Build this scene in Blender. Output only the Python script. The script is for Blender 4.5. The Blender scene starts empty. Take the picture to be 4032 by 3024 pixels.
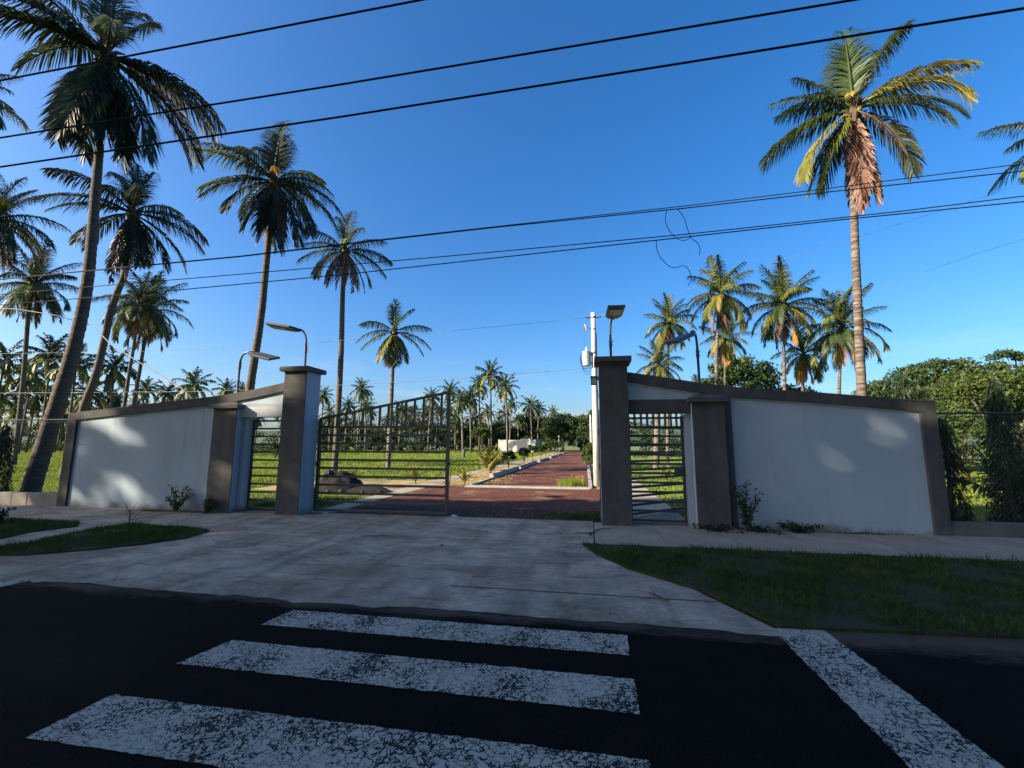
import bpy, math, random
import numpy as np
from math import sin, cos, pi, radians
from mathutils import Vector, Matrix, Euler

scene = bpy.context.scene
COL = scene.collection
random.seed(7)
rng = np.random.default_rng(11)

# ------------------------------------------------------------------ camera
EYE = 1.6
cam_data = bpy.data.cameras.new("camera")
cam_data.sensor_width = 36.0
cam_data.lens = 15.37
cam_data.clip_start = 0.05
cam_data.clip_end = 3000.0
cam = bpy.data.objects.new("camera", cam_data)
COL.objects.link(cam)
pitch, yaw, roll = radians(7.852), radians(-10.093), radians(0.149)
fwd = Vector((sin(yaw) * cos(pitch), cos(yaw) * cos(pitch), sin(pitch)))
rgt = Vector((cos(yaw), -sin(yaw), 0.0))
upv = rgt.cross(fwd)
r2 = cos(roll) * rgt + sin(roll) * upv
u2 = -sin(roll) * rgt + cos(roll) * upv
rot = Matrix((r2, u2, -fwd)).transposed()
cam.matrix_world = Matrix.Translation((0, 0, EYE)) @ rot.to_4x4()
scene.camera = cam

# ------------------------------------------------------------------ light
SUN_EL, SUN_AZ = radians(25), radians(60)       # azimuth measured from the wall's normal towards the left
to_sun = Vector((-sin(SUN_AZ) * cos(SUN_EL), -cos(SUN_AZ) * cos(SUN_EL), sin(SUN_EL)))
world = bpy.data.worlds.new("World")
scene.world = world
world.use_nodes = True
nt = world.node_tree
bg = nt.nodes["Background"]
sky = nt.nodes.new("ShaderNodeTexSky")
sky.sky_type = 'NISHITA'
sky.sun_disc = False
sky.sun_elevation = SUN_EL
sky.sun_rotation = math.atan2(to_sun.x, to_sun.y)
sky.altitude = 0
sky.air_density = 1.0
sky.dust_density = 2.6
sky.ozone_density = 5.0
SKY_TINT = True
hsv = nt.nodes.new("ShaderNodeHueSaturation")
hsv.inputs["Saturation"].default_value = 1.25
hsv.inputs["Hue"].default_value = 0.503
nt.links.new(sky.outputs[0], hsv.inputs["Color"])
# faint cloud wisps low over the horizon, all round
wtc = nt.nodes.new("ShaderNodeTexCoord"); wmp = nt.nodes.new("ShaderNodeMapping"); wmp.inputs["Scale"].default_value = (2.2, 2.2, 12.0)
wn = nt.nodes.new("ShaderNodeTexNoise"); wn.inputs["Scale"].default_value = 1.7; wn.inputs["Detail"].default_value = 9; wn.inputs["Roughness"].default_value = .62
nt.links.new(wtc.outputs["Generated"], wmp.inputs[0]); nt.links.new(wmp.outputs[0], wn.inputs["Vector"])
wr_ = nt.nodes.new("ShaderNodeMapRange"); wr_.inputs[1].default_value = .50; wr_.inputs[2].default_value = .74; wr_.inputs[4].default_value = .42
nt.links.new(wn.outputs[0], wr_.inputs[0])
wsp = nt.nodes.new("ShaderNodeSeparateXYZ"); nt.links.new(wtc.outputs["Generated"], wsp.inputs[0])
we = nt.nodes.new("ShaderNodeMapRange"); we.interpolation_type = 'SMOOTHSTEP'; we.inputs[1].default_value = .24; we.inputs[2].default_value = .05
nt.links.new(wsp.outputs[2], we.inputs[0])
wm = nt.nodes.new("ShaderNodeMath"); wm.operation = 'MULTIPLY'; nt.links.new(wr_.outputs[0], wm.inputs[0]); nt.links.new(we.outputs[0], wm.inputs[1])
wx = nt.nodes.new("ShaderNodeMix"); wx.data_type = 'RGBA'; wx.inputs[7].default_value = (3.6, 3.7, 3.85, 1)
nt.links.new(wm.outputs[0], wx.inputs[0]); nt.links.new(hsv.outputs[0], wx.inputs[6]); nt.links.new(wx.outputs[2], bg.inputs[0])
bg.inputs[1].default_value = 0.096
sun_data = bpy.data.lights.new("sun", 'SUN')
sun_data.energy = 5.0
sun_data.angle = radians(0.53)
sun_data.color = (1.0, 0.86, 0.66)
sun = bpy.data.objects.new("sun", sun_data)
COL.objects.link(sun)
sun.rotation_euler = to_sun.to_track_quat('Z', 'Y').to_euler()
sun.location = (-20, -15, 20)

scene.render.engine = 'CYCLES'
scene.cycles.use_denoising = True
scene.cycles.max_bounces = 6
scene.cycles.transparent_max_bounces = 8
vs = scene.view_settings
vs.view_transform = 'Standard'
vs.look = 'None'
vs.exposure = 1.45
vs.gamma = 1.0
vs.use_curve_mapping = False

# ------------------------------------------------------------------ helpers
class MB:
    """collects vertices and faces, then links them as one mesh object"""
    def __init__(self):
        self.v, self.f, self.m = [], [], []
    def face(self, pts, mi=0):
        i = len(self.v)
        self.v += [tuple(p) for p in pts]
        self.f.append(tuple(range(i, i + len(pts))))
        self.m.append(mi)
    def box(self, x0, y0, z0, x1, y1, z1, mi=0):
        i = len(self.v)
        self.v += [(x, y, z) for z in (z0, z1) for y in (y0, y1) for x in (x0, x1)]
        for q in ((0, 2, 3, 1), (4, 5, 7, 6), (0, 1, 5, 4), (2, 6, 7, 3), (0, 4, 6, 2), (1, 3, 7, 5)):
            self.f.append(tuple(i + k for k in q)); self.m.append(mi)
    def prism(self, outline, d, mi=0):
        """outline: closed list of 3-D points in one plane, extruded by vector d"""
        n = len(outline); i = len(self.v)
        self.v += [tuple(p) for p in outline] + [(p[0] + d[0], p[1] + d[1], p[2] + d[2]) for p in outline]
        self.f.append(tuple(i + k for k in range(n))[::-1]); self.m.append(mi)
        self.f.append(tuple(i + n + k for k in range(n))); self.m.append(mi)
        for k in range(n):
            self.f.append((i + k, i + (k + 1) % n, i + n + (k + 1) % n, i + n + k)); self.m.append(mi)
    def tube(self, path, rad, n=6, mi=0, caps=True):
        path = [Vector(p) for p in path]
        if not hasattr(rad, '__len__'):
            rad = [rad] * len(path)
        i = len(self.v)
        t0 = (path[1] - path[0]).normalized()
        a = t0.orthogonal().normalized()
        for k, p in enumerate(path):
            t = (path[min(k + 1, len(path) - 1)] - path[max(k - 1, 0)]).normalized()
            a = (a - t * a.dot(t)).normalized()
            b = t.cross(a)
            for j in range(n):
                w = 2 * pi * j / n
                self.v.append(tuple(p + (a * cos(w) + b * sin(w)) * rad[k]))
        for k in range(len(path) - 1):
            for j in range(n):
                self.f.append((i + k * n + j, i + k * n + (j + 1) % n, i + (k + 1) * n + (j + 1) % n, i + (k + 1) * n + j)); self.m.append(mi)
        if caps:
            self.f.append(tuple(i + j for j in range(n))[::-1]); self.m.append(mi)
            e = i + (len(path) - 1) * n
            self.f.append(tuple(e + j for j in range(n))); self.m.append(mi)
    def lathe(self, prof, c=(0, 0, 0), n=12, mi=0):
        i = len(self.v)
        for (r, z) in prof:
            for j in range(n):
                w = 2 * pi * j / n
                self.v.append((c[0] + r * cos(w), c[1] + r * sin(w), c[2] + z))
        for k in range(len(prof) - 1):
            for j in range(n):
                self.f.append((i + k * n + j, i + k * n + (j + 1) % n, i + (k + 1) * n + (j + 1) % n, i + (k + 1) * n + j)); self.m.append(mi)
        self.f.append(tuple(i + j for j in range(n))[::-1]); self.m.append(mi)
        e = i + (len(prof) - 1) * n
        self.f.append(tuple(e + j for j in range(n))); self.m.append(mi)
    def mesh(self, name, mats, smooth=False):
        me = bpy.data.meshes.new(name)
        me.from_pydata(self.v, [], self.f)
        for m in (mats if isinstance(mats, (list, tuple)) else [mats]):
            me.materials.append(m)
        me.polygons.foreach_set('material_index', self.m)
        if smooth:
            me.polygons.foreach_set('use_smooth', [True] * len(self.f))
        me.update()
        return me
    def build(self, name, mats, parent=None, smooth=False, bevel=0, loc=None):
        o = bpy.data.objects.new(name, self.mesh(name, mats, smooth))
        COL.objects.link(o)
        if parent: o.parent = parent
        if loc: o.location = loc
        if bevel:
            b = o.modifiers.new("bevel", 'BEVEL'); b.width = bevel; b.segments = 2; b.limit_method = 'ANGLE'
        return o

def fast_mesh(name, V, tris, mats, mi=None):
    """mesh of triangles from numpy arrays"""
    me = bpy.data.meshes.new(name)
    nv, nf = len(V), len(tris)
    me.vertices.add(nv); me.vertices.foreach_set('co', np.asarray(V, np.float32).ravel())
    me.loops.add(nf * 3); me.loops.foreach_set('vertex_index', np.asarray(tris, np.int32).ravel())
    me.polygons.add(nf); me.polygons.foreach_set('loop_start', np.arange(nf, dtype=np.int32) * 3)
    me.polygons.foreach_set('loop_total', np.full(nf, 3, np.int32))
    for m in (mats if isinstance(mats, (list, tuple)) else [mats]):
        me.materials.append(m)
    if mi is not None: me.polygons.foreach_set('material_index', np.asarray(mi, np.int32))
    me.update(); me.validate()
    return me

def link(name, me, parent=None, loc=None, rot=None, scale=None):
    o = bpy.data.objects.new(name, me); COL.objects.link(o)
    if parent: o.parent = parent
    if loc is not None: o.location = loc
    if rot is not None: o.rotation_euler = rot
    if scale is not None: o.scale = (scale,) * 3 if not hasattr(scale, '__len__') else scale
    return o

def tag(o, label=None, cat=None, group=None, kind=None):
    if label: o['label'] = label
    if cat: o['category'] = cat
    if group: o['group'] = group
    if kind: o['kind'] = kind
    return o

def thing(name, label, cat, loc=(0, 0, 0), group=None, rz=0):
    o = bpy.data.objects.new(name, None); COL.objects.link(o)
    o.empty_display_size = 0.2
    o.location = loc; o.rotation_euler = (0, 0, rz)
    return tag(o, label, cat, group)

# ------------------------------------------------------------------ materials
def mat(name, stops, scale=4.0, detail=6, rough=0.8, bump=0.0, bscale=None, coord='Object', dist=0.0, spec=0.3,
        trans=0.0, upn=0.0, rand=0.0, metallic=0.0, stretch=(1, 1, 1), second=None, nrough=0.6, hue=0.0):
    """noise driven colour between stops [(pos, (r,g,b))...], optional bump, optional translucency, per-object variation"""
    m = bpy.data.materials.new(name); m.use_nodes = True
    t = m.node_tree; N = t.nodes; Lk = t.links
    b = N["Principled BSDF"]; out = N["Material Output"]
    b.inputs["Roughness"].default_value = rough
    b.inputs["Specular IOR Level"].default_value = spec
    b.inputs["Metallic"].default_value = metallic
    tc = N.new("ShaderNodeTexCoord"); mp = N.new("ShaderNodeMapping")
    mp.inputs["Scale"].default_value = stretch
    Lk.new(tc.outputs[coord], mp.inputs[0])
    n = N.new("ShaderNodeTexNoise"); n.inputs["Scale"].default_value = scale; n.inputs["Detail"].default_value = detail
    n.inputs["Roughness"].default_value = nrough; n.inputs["Distortion"].default_value = dist
    Lk.new(mp.outputs[0], n.inputs["Vector"])
    cr = N.new("ShaderNodeValToRGB")
    el = cr.color_ramp.elements
    while len(el) < len(stops): el.new(0.5)
    for e, (p, c) in zip(el, stops):
        e.position = p; e.color = (*c, 1)
    Lk.new(n.outputs[0], cr.inputs[0])
    col = cr.outputs[0]
    if second:   # (scale, lo, hi, colour): patches of a second colour
        n2 = N.new("ShaderNodeTexNoise"); n2.inputs["Scale"].default_value = second[0]; n2.inputs["Detail"].default_value = 5
        Lk.new(mp.outputs[0], n2.inputs["Vector"])
        mr = N.new("ShaderNodeMapRange"); mr.inputs[1].default_value = second[1]; mr.inputs[2].default_value = second[2]
        Lk.new(n2.outputs[0], mr.inputs[0])
        mx = N.new("ShaderNodeMix"); mx.data_type = 'RGBA'; mx.inputs[7].default_value = (*second[3], 1)
        Lk.new(mr.outputs[0], mx.inputs[0]); Lk.new(col, mx.inputs[6]); col = mx.outputs[2]
    if rand or hue:
        oi = N.new("ShaderNodeObjectInfo"); hs = N.new("ShaderNodeHueSaturation")
        mr = N.new("ShaderNodeMapRange"); mr.inputs[3].default_value = 1 - rand; mr.inputs[4].default_value = 1 + rand
        Lk.new(oi.outputs["Random"], mr.inputs[0]); Lk.new(mr.outputs[0], hs.inputs["Value"])
        if hue:
            mh = N.new("ShaderNodeMapRange"); mh.inputs[3].default_value = 0.5 - hue; mh.inputs[4].default_value = 0.5 + hue
            ml = N.new("ShaderNodeMath"); ml.operation = 'FRACT'; mm = N.new("ShaderNodeMath"); mm.operation = 'MULTIPLY'; mm.inputs[1].default_value = 7.31
            Lk.new(oi.outputs["Random"], mm.inputs[0]); Lk.new(mm.outputs[0], ml.inputs[0]); Lk.new(ml.outputs[0], mh.inputs[0])
            Lk.new(mh.outputs[0], hs.inputs["Hue"])
        Lk.new(col, hs.inputs["Color"]); col = hs.outputs[0]
    Lk.new(col, b.inputs["Base Color"])
    if bump:
        bp = N.new("ShaderNodeBump"); bp.inputs["Strength"].default_value = bump; bp.inputs["Distance"].default_value = 0.02
        nb = N.new("ShaderNodeTexNoise"); nb.inputs["Scale"].default_value = bscale or scale * 6; nb.inputs["Detail"].default_value = 6
        Lk.new(mp.outputs[0], nb.inputs["Vector"]); Lk.new(nb.outputs[0], bp.inputs["Height"])
        Lk.new(bp.outputs[0], b.inputs["Normal"])
    if upn:   # blades shade like a sward: their normals lean towards the vertical
        ge = N.new("ShaderNodeNewGeometry"); vm = N.new("ShaderNodeVectorMath"); vm.operation = 'MULTIPLY_ADD'
        vm.inputs[1].default_value = (1 - upn,) * 3; vm.inputs[2].default_value = (0, 0, upn)
        vn = N.new("ShaderNodeVectorMath"); vn.operation = 'NORMALIZE'
        Lk.new(ge.outputs["Normal"], vm.inputs[0]); Lk.new(vm.outputs[0], vn.inputs[0]); Lk.new(vn.outputs[0], b.inputs["Normal"])
    if trans:
        tr = N.new("ShaderNodeBsdfTranslucent"); ms = N.new("ShaderNodeMixShader"); ms.inputs[0].default_value = trans
        Lk.new(col, tr.inputs[0]); Lk.new(b.outputs[0], ms.inputs[1]); Lk.new(tr.outputs[0], ms.inputs[2])
        Lk.new(ms.outputs[0], out.inputs[0])
    return m

M = {}
M['plaster'] = mat('pale_grey_plaster', [(.3, (.30, .365, .42)), (.7, (.36, .43, .49))], 1.2, 9, .8, .2, 60, second=(.7, .52, .75, (.27, .32, .36)))
M['stucco'] = mat('brown_stucco', [(.3, (.053, .051, .050)), (.7, (.087, .084, .081))], 5, 8, .9, .5, 90)
M['cap'] = mat('grey_brown_cap', [(.3, (.066, .065, .064)), (.7, (.102, .10, .098))], 5, 8, .9, .4, 90)
M['lintel_grey'] = mat('grey_lintel', [(.3, (.40, .41, .42)), (.7, (.50, .51, .52))], 2, 6, .8, .2, 60)
M['gate'] = mat('dark_grey_gate_paint', [(.3, (.034, .037, .036)), (.7, (.052, .056, .054))], 6, 4, .5, .05, 60, spec=.5)
M['steel'] = mat('galvanised_steel', [(.3, (.10, .105, .11)), (.7, (.16, .165, .17))], 12, 4, .55, .05, metallic=.2)
M['lamp'] = mat('dark_grey_lamp_metal', [(.3, (.03, .033, .037)), (.7, (.05, .053, .058))], 8, 3, .4, spec=.5)
M['lamp_led'] = mat('lamp_led_panel', [(.45, (.25, .27, .28)), (.55, (.5, .52, .52))], 60, 2, .3)
M['wire'] = mat('black_cable', [(.3, (.012, .012, .016)), (.7, (.022, .022, .027))], 8, 3, .75, spec=.15)
M['wire_grey'] = mat('aluminium_cable', [(.3, (.16, .16, .165)), (.7, (.24, .24, .245))], 8, 3, .6)
M['mesh'] = mat('fence_wire', [(.3, (.045, .048, .048)), (.7, (.075, .08, .08))], 20, 3, .7, spec=.2)
M['asphalt'] = mat('asphalt', [(.3, (.005, .0045, .0038)), (.7, (.010, .0088, .0074))], 3, 10, .95, .9, 150, spec=.06, second=(.6, .54, .8, (.018, .016, .0135)))
M['concrete'] = mat('driveway_concrete', [(.33, (.13, .098, .067)), (.46, (.32, .25, .175)), (.56, (.46, .37, .27)), (.70, (.60, .50, .38))], 1.0, 15, .9, .6, 90,
                    stretch=(1, 1.25, 1), dist=.4, second=(.55, .50, .68, (.26, .185, .115)), nrough=.82)
M['slab'] = mat('pavement_concrete', [(.3, (.22, .178, .13)), (.7, (.40, .335, .25))], 1.1, 12, .9, .35, 70, nrough=.68, rand=.06)
M['kerb'] = mat('kerb_concrete', [(.3, (.24, .23, .21)), (.7, (.38, .365, .335))], 2, 8, .9, .3, 50, rand=.08)
M['block'] = mat('low_wall_concrete', [(.3, (.14, .125, .105)), (.5, (.24, .215, .18)), (.7, (.34, .30, .26))], 1.6, 8, .9, .4, 30)
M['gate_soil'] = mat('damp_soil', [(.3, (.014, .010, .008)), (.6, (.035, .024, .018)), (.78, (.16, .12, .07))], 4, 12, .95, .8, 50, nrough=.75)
M['block_dark'] = mat('grey_low_wall_concrete', [(.3, (.07, .068, .066)), (.7, (.14, .135, .13))], 2.2, 9, .9, .4, 40)
M['soil'] = mat('brown_soil', [(.3, (.055, .04, .028)), (.7, (.12, .09, .06))], 1.4, 10, .95, .5, 40)
M['dark_soil'] = mat('dark_soil', [(.3, (.008, .007, .006)), (.7, (.020, .017, .015))], 3, 10, .95, .6, 30)
M['red'] = mat('red_cinder_gravel', [(.36, (.045, .013, .008)), (.5, (.100, .029, .018)), (.66, (.17, .056, .036))], 9, 12, .95, .8, 70, nrough=.75,
               second=(.9, .56, .72, (.24, .17, .085)))
M['redstone'] = mat('red_cinder_stone', [(.3, (.09, .03, .02)), (.7, (.22, .095, .065))], 3, 4, .95, rand=.3)
M['straw'] = mat('dry_straw', [(.3, (.22, .15, .06)), (.7, (.45, .33, .15))], 2.5, 10, .95, .6, 40, second=(1.2, .55, .65, (.10, .12, .03)))
M['ground'] = mat('field_ground', [(.3, (.08, .11, .02)), (.55, (.12, .155, .026)), (.75, (.20, .18, .06))], .22, 10, .95, .5, 20)
M['grass'] = mat('field_grass', [(.3, (.12, .175, .018)), (.55, (.185, .24, .026)), (.75, (.27, .28, .05))], .3, 8, .7, trans=.35, spec=.15, upn=.55)
M['verge_grass'] = mat('verge_grass', [(.3, (.026, .060, .010)), (.58, (.055, .100, .016)), (.72, (.15, .13, .045))], 2.0, 8, .7, trans=.3, spec=.15)
M['verge_soil'] = mat('verge_soil', [(.3, (.022, .028, .009)), (.7, (.045, .045, .018))], 3, 8, .95, .5)
LEAFS = dict(
    green=[(.3, (.030, .052, .014)), (.7, (.060, .092, .022))],
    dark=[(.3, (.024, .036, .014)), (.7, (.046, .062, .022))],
    yellow=[(.3, (.10, .125, .018)), (.55, (.22, .20, .03)), (.75, (.40, .27, .035))],
    olive=[(.3, (.075, .10, .018)), (.7, (.16, .165, .03))],
    dead=[(.3, (.11, .052, .036)), (.5, (.18, .092, .062)), (.7, (.31, .18, .125))],
    deadgrey=[(.3, (.07, .05, .035)), (.7, (.17, .12, .085))],
    orange=[(.3, (.36, .15, .025)), (.7, (.55, .27, .05))])
for k, s in LEAFS.items():
    M['f_' + k] = mat(k + '_palm_leaf', s, 2.2, 5, .5, spec=.35, trans=.28 if k not in ('dead', 'deadgrey') else .15, rand=.18, hue=.012)
M['trunk'] = mat('palm_bark', [(.38, (.042, .032, .026)), (.5, (.125, .10, .084)), (.64, (.25, .215, .185))], 2.2, 9, .95, .9, 9, stretch=(1, 1, 7), nrough=.7)
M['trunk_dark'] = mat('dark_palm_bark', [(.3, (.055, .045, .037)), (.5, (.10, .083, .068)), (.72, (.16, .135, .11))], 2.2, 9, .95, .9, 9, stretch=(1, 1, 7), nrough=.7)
M['fibre'] = mat('palm_fibre', [(.3, (.05, .035, .022)), (.7, (.14, .10, .06))], 9, 6, .95, .6, 30)
M['coconut'] = mat('coconut', [(.3, (.20, .17, .04)), (.7, (.34, .25, .07))], 6, 3, .5, rand=.25)
M['bark'] = mat('tree_bark', [(.3, (.06, .05, .04)), (.7, (.16, .135, .11))], 4, 8, .95, .7, 20)
M['white_pole'] = mat('whitewashed_concrete', [(.3, (.34, .325, .30)), (.5, (.52, .50, .47)), (.75, (.66, .64, .60))], 2.4, 10, .85, .3, 40, nrough=.7, stretch=(1, 1, .5))
M['leaf_dark'] = mat('dark_tree_leaf', [(.3, (.016, .032, .010)), (.7, (.040, .070, .017))], .9, 6, .6, trans=.22, rand=.15, hue=.012)
M['leaf_mid'] = mat('tree_leaf', [(.3, (.025, .046, .012)), (.7, (.056, .090, .020))], .9, 6, .6, trans=.25, rand=.15, hue=.012)
M['leaf_yel'] = mat('yellow_green_tree_leaf', [(.3, (.036, .062, .013)), (.7, (.082, .112, .023))], .9, 6, .6, trans=.3, rand=.15)
M['leaf_black'] = mat('deep_green_leaf', [(.3, (.010, .022, .009)), (.7, (.024, .046, .014))], 1.2, 5, .5, trans=.15, rand=.15)
M['hill'] = mat('wooded_hill', [(.35, (.035, .06, .03)), (.65, (.07, .10, .05))], .08, 10, .95, .8, .5)
M['insulator'] = mat('brown_porcelain', [(.3, (.10, .05, .03)), (.7, (.18, .09, .05))], 9, 2, .25, spec=.6)
M['porcelain'] = mat('white_porcelain', [(.3, (.6, .6, .58)), (.7, (.75, .75, .72))], 9, 2, .25, spec=.6)
M['trafo'] = mat('grey_transformer_paint', [(.3, (.34, .35, .36)), (.7, (.46, .47, .48))], 4, 6, .4, .1, spec=.5)
M['rock'] = mat('dark_rock', [(.3, (.03, .026, .024)), (.7, (.09, .08, .072))], 5, 6, .95, .6, 20, rand=.3)
M['stick'] = mat('dry_stick', [(.3, (.05, .035, .025)), (.7, (.12, .09, .065))], 9, 5, .9)

def brick_mat(name, c1, c2, mortar, sx, sz):
    m = bpy.data.materials.new(name); m.use_nodes = True
    t = m.node_tree; N = t.nodes; b = N["Principled BSDF"]; b.inputs["Roughness"].default_value = .9
    tc = N.new("ShaderNodeTexCoord"); sep = N.new("ShaderNodeSeparateXYZ"); cmb = N.new("ShaderNodeCombineXYZ")
    ad = N.new("ShaderNodeMath"); ad.operation = 'ADD'
    t.links.new(tc.outputs['Object'], sep.inputs[0]); t.links.new(sep.outputs[0], ad.inputs[0]); t.links.new(sep.outputs[1], ad.inputs[1])
    t.links.new(ad.outputs[0], cmb.inputs[0]); t.links.new(sep.outputs[2], cmb.inputs[1])
    br = N.new("ShaderNodeTexBrick"); br.inputs["Scale"].default_value = 1
    br.inputs["Brick Width"].default_value = sx; br.inputs["Row Height"].default_value = sz; br.inputs["Mortar Size"].default_value = .02
    br.inputs["Color1"].default_value = (*c1, 1); br.inputs["Color2"].default_value = (*c2, 1); br.inputs["Mortar"].default_value = (*mortar, 1)
    t.links.new(cmb.outputs[0], br.inputs["Vector"]); t.links.new(br.outputs[0], b.inputs["Base Color"])
    return m
M['blockwork'] = brick_mat('concrete_blockwork', (.50, .46, .41), (.42, .385, .34), (.30, .28, .25), .4, .2)

def paint_mat(name):
    """worn white road paint: cracked, with the asphalt showing through"""
    m = bpy.data.materials.new(name); m.use_nodes = True
    t = m.node_tree; N = t.nodes; Lk = t.links; b = N["Principled BSDF"]; b.inputs["Roughness"].default_value = .8
    b.inputs["Specular IOR Level"].default_value = .2
    tc = N.new("ShaderNodeTexCoord")
    wob = N.new("ShaderNodeTexNoise"); wob.inputs["Scale"].default_value = 13; wob.inputs["Detail"].default_value = 6
    Lk.new(tc.outputs['Object'], wob.inputs[0])
    vm = N.new("ShaderNodeVectorMath"); vm.operation = 'MULTIPLY_ADD'; vm.inputs[1].default_value = (.22, .22, .22)
    Lk.new(wob.outputs["Color"], vm.inputs[0]); Lk.new(tc.outputs['Object'], vm.inputs[2])
    vo = N.new("ShaderNodeTexVoronoi"); vo.feature = 'DISTANCE_TO_EDGE'; vo.inputs["Scale"].default_value = 17
    Lk.new(vm.outputs[0], vo.inputs[0])
    big = N.new("ShaderNodeTexNoise"); big.inputs["Scale"].default_value = 2.6; big.inputs["Detail"].default_value = 4
    Lk.new(tc.outputs['Object'], big.inputs[0])
    fine = N.new("ShaderNodeTexNoise"); fine.inputs["Scale"].default_value = 34; fine.inputs["Detail"].default_value = 9; fine.inputs["Roughness"].default_value = .8
    Lk.new(tc.outputs['Object'], fine.inputs[0])
    # crack width follows the big noise
    w = N.new("ShaderNodeMapRange"); w.inputs[1].default_value = .38; w.inputs[2].default_value = .66; w.inputs[3].default_value = .002; w.inputs[4].default_value = .10
    Lk.new(big.outputs[0], w.inputs[0])
    lt = N.new("ShaderNodeMath"); lt.operation = 'SUBTRACT'; Lk.new(vo.outputs["Distance"], lt.inputs[0]); Lk.new(w.outputs[0], lt.inputs[1])
    c = N.new("ShaderNodeMapRange"); c.inputs[1].default_value = .0; c.inputs[2].default_value = .05
    Lk.new(lt.outputs[0], c.inputs[0])
    fm = N.new("ShaderNodeMath"); fm.operation = 'ADD'; Lk.new(fine.outputs[0], fm.inputs[0])
    bm = N.new("ShaderNodeMath"); bm.operation = 'MULTIPLY'; bm.inputs[1].default_value = .55; Lk.new(big.outputs[0], bm.inputs[0]); Lk.new(bm.outputs[0], fm.inputs[1])
    d = N.new("ShaderNodeMapRange"); d.inputs[1].default_value = .93; d.inputs[2].default_value = .85
    Lk.new(fm.outputs[0], d.inputs[0])
    mul = N.new("ShaderNodeMath"); mul.operation = 'MULTIPLY'; Lk.new(c.outputs[0], mul.inputs[0]); Lk.new(d.outputs[0], mul.inputs[1])
    cr = N.new("ShaderNodeValToRGB"); cr.color_ramp.elements[0].color = (.014, .012, .011, 1); cr.color_ramp.elements[1].color = (.46, .40, .31, 1)
    Lk.new(mul.outputs[0], cr.inputs[0]); Lk.new(cr.outputs[0], b.inputs["Base Color"])
    bp = N.new("ShaderNodeBump"); bp.inputs["Strength"].default_value = .4; bp.inputs["Distance"].default_value = .004
    Lk.new(mul.outputs[0], bp.inputs["Height"]); Lk.new(bp.outputs[0], b.inputs["Normal"])
    return m
M['paint'] = paint_mat('worn_road_paint')

def dusty_edge(m, y0, y1, col):
    t = m.node_tree; N = t.nodes; Lk = t.links; b = N["Principled BSDF"]
    src = b.inputs["Base Color"].links[0].from_socket
    tc = N.new("ShaderNodeTexCoord"); sp = N.new("ShaderNodeSeparateXYZ"); Lk.new(tc.outputs['Object'], sp.inputs[0])
    n = N.new("ShaderNodeTexNoise"); n.inputs["Scale"].default_value = 2.6; n.inputs["Detail"].default_value = 10; n.inputs["Roughness"].default_value = .75
    mp = N.new("ShaderNodeMapping"); mp.inputs["Scale"].default_value = (.6, 2.2, 1); Lk.new(tc.outputs['Object'], mp.inputs[0]); Lk.new(mp.outputs[0], n.inputs[0])
    mr = N.new("ShaderNodeMapRange"); mr.inputs[1].default_value = y0; mr.inputs[2].default_value = y1; mr.inputs[3].default_value = -.75; mr.inputs[4].default_value = .08
    Lk.new(sp.outputs[1], mr.inputs[0])
    ad = N.new("ShaderNodeMath"); Lk.new(n.outputs[0], ad.inputs[0]); Lk.new(mr.outputs[0], ad.inputs[1])
    cl = N.new("ShaderNodeMapRange"); cl.inputs[1].default_value = .12; cl.inputs[2].default_value = .42; cl.inputs[4].default_value = .8; Lk.new(ad.outputs[0], cl.inputs[0])
    mx = N.new("ShaderNodeMix"); mx.data_type = 'RGBA'; mx.inputs[7].default_value = (*col, 1)
    Lk.new(cl.outputs[0], mx.inputs[0]); Lk.new(src, mx.inputs[6]); Lk.new(mx.outputs[2], b.inputs["Base Color"])
dusty_edge(M['asphalt'], 3.75, 4.5, (.13, .108, .082))

def add_layer(m, build):
    """put one more colour layer on a material: build(nodes, links, coords) -> (factor socket, colour)"""
    t = m.node_tree; N = t.nodes; Lk = t.links; b = N["Principled BSDF"]
    src = b.inputs["Base Color"].links[0].from_socket
    tc = N.new("ShaderNodeTexCoord")
    f, col = build(N, Lk, tc.outputs['Object'])
    mx = N.new("ShaderNodeMix"); mx.data_type = 'RGBA'; mx.inputs[7].default_value = (*col, 1)
    Lk.new(f, mx.inputs[0]); Lk.new(src, mx.inputs[6]); Lk.new(mx.outputs[2], b.inputs["Base Color"])
def cracks(scale, width, amount, col):
    def f(N, Lk, co):
        n = N.new("ShaderNodeTexNoise"); n.inputs["Scale"].default_value = scale * 3; n.inputs["Detail"].default_value = 8; Lk.new(co, n.inputs[0])
        v = N.new("ShaderNodeVectorMath"); v.operation = 'MULTIPLY_ADD'; v.inputs[1].default_value = (.5 / scale,) * 3; Lk.new(n.outputs["Color"], v.inputs[0]); Lk.new(co, v.inputs[2])
        vo = N.new("ShaderNodeTexVoronoi"); vo.feature = 'DISTANCE_TO_EDGE'; vo.inputs["Scale"].default_value = scale; Lk.new(v.outputs[0], vo.inputs[0])
        mr = N.new("ShaderNodeMapRange"); mr.inputs[1].default_value = width; mr.inputs[2].default_value = 0; mr.inputs[4].default_value = amount; Lk.new(vo.outputs["Distance"], mr.inputs[0])
        n2 = N.new("ShaderNodeTexNoise"); n2.inputs["Scale"].default_value = scale * .8; Lk.new(co, n2.inputs[0])
        m2 = N.new("ShaderNodeMapRange"); m2.inputs[1].default_value = .45; m2.inputs[2].default_value = .6; Lk.new(n2.outputs[0], m2.inputs[0])
        mu = N.new("ShaderNodeMath"); mu.operation = 'MULTIPLY'; Lk.new(mr.outputs[0], mu.inputs[0]); Lk.new(m2.outputs[0], mu.inputs[1])
        return mu.outputs[0], col
    return f
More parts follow.
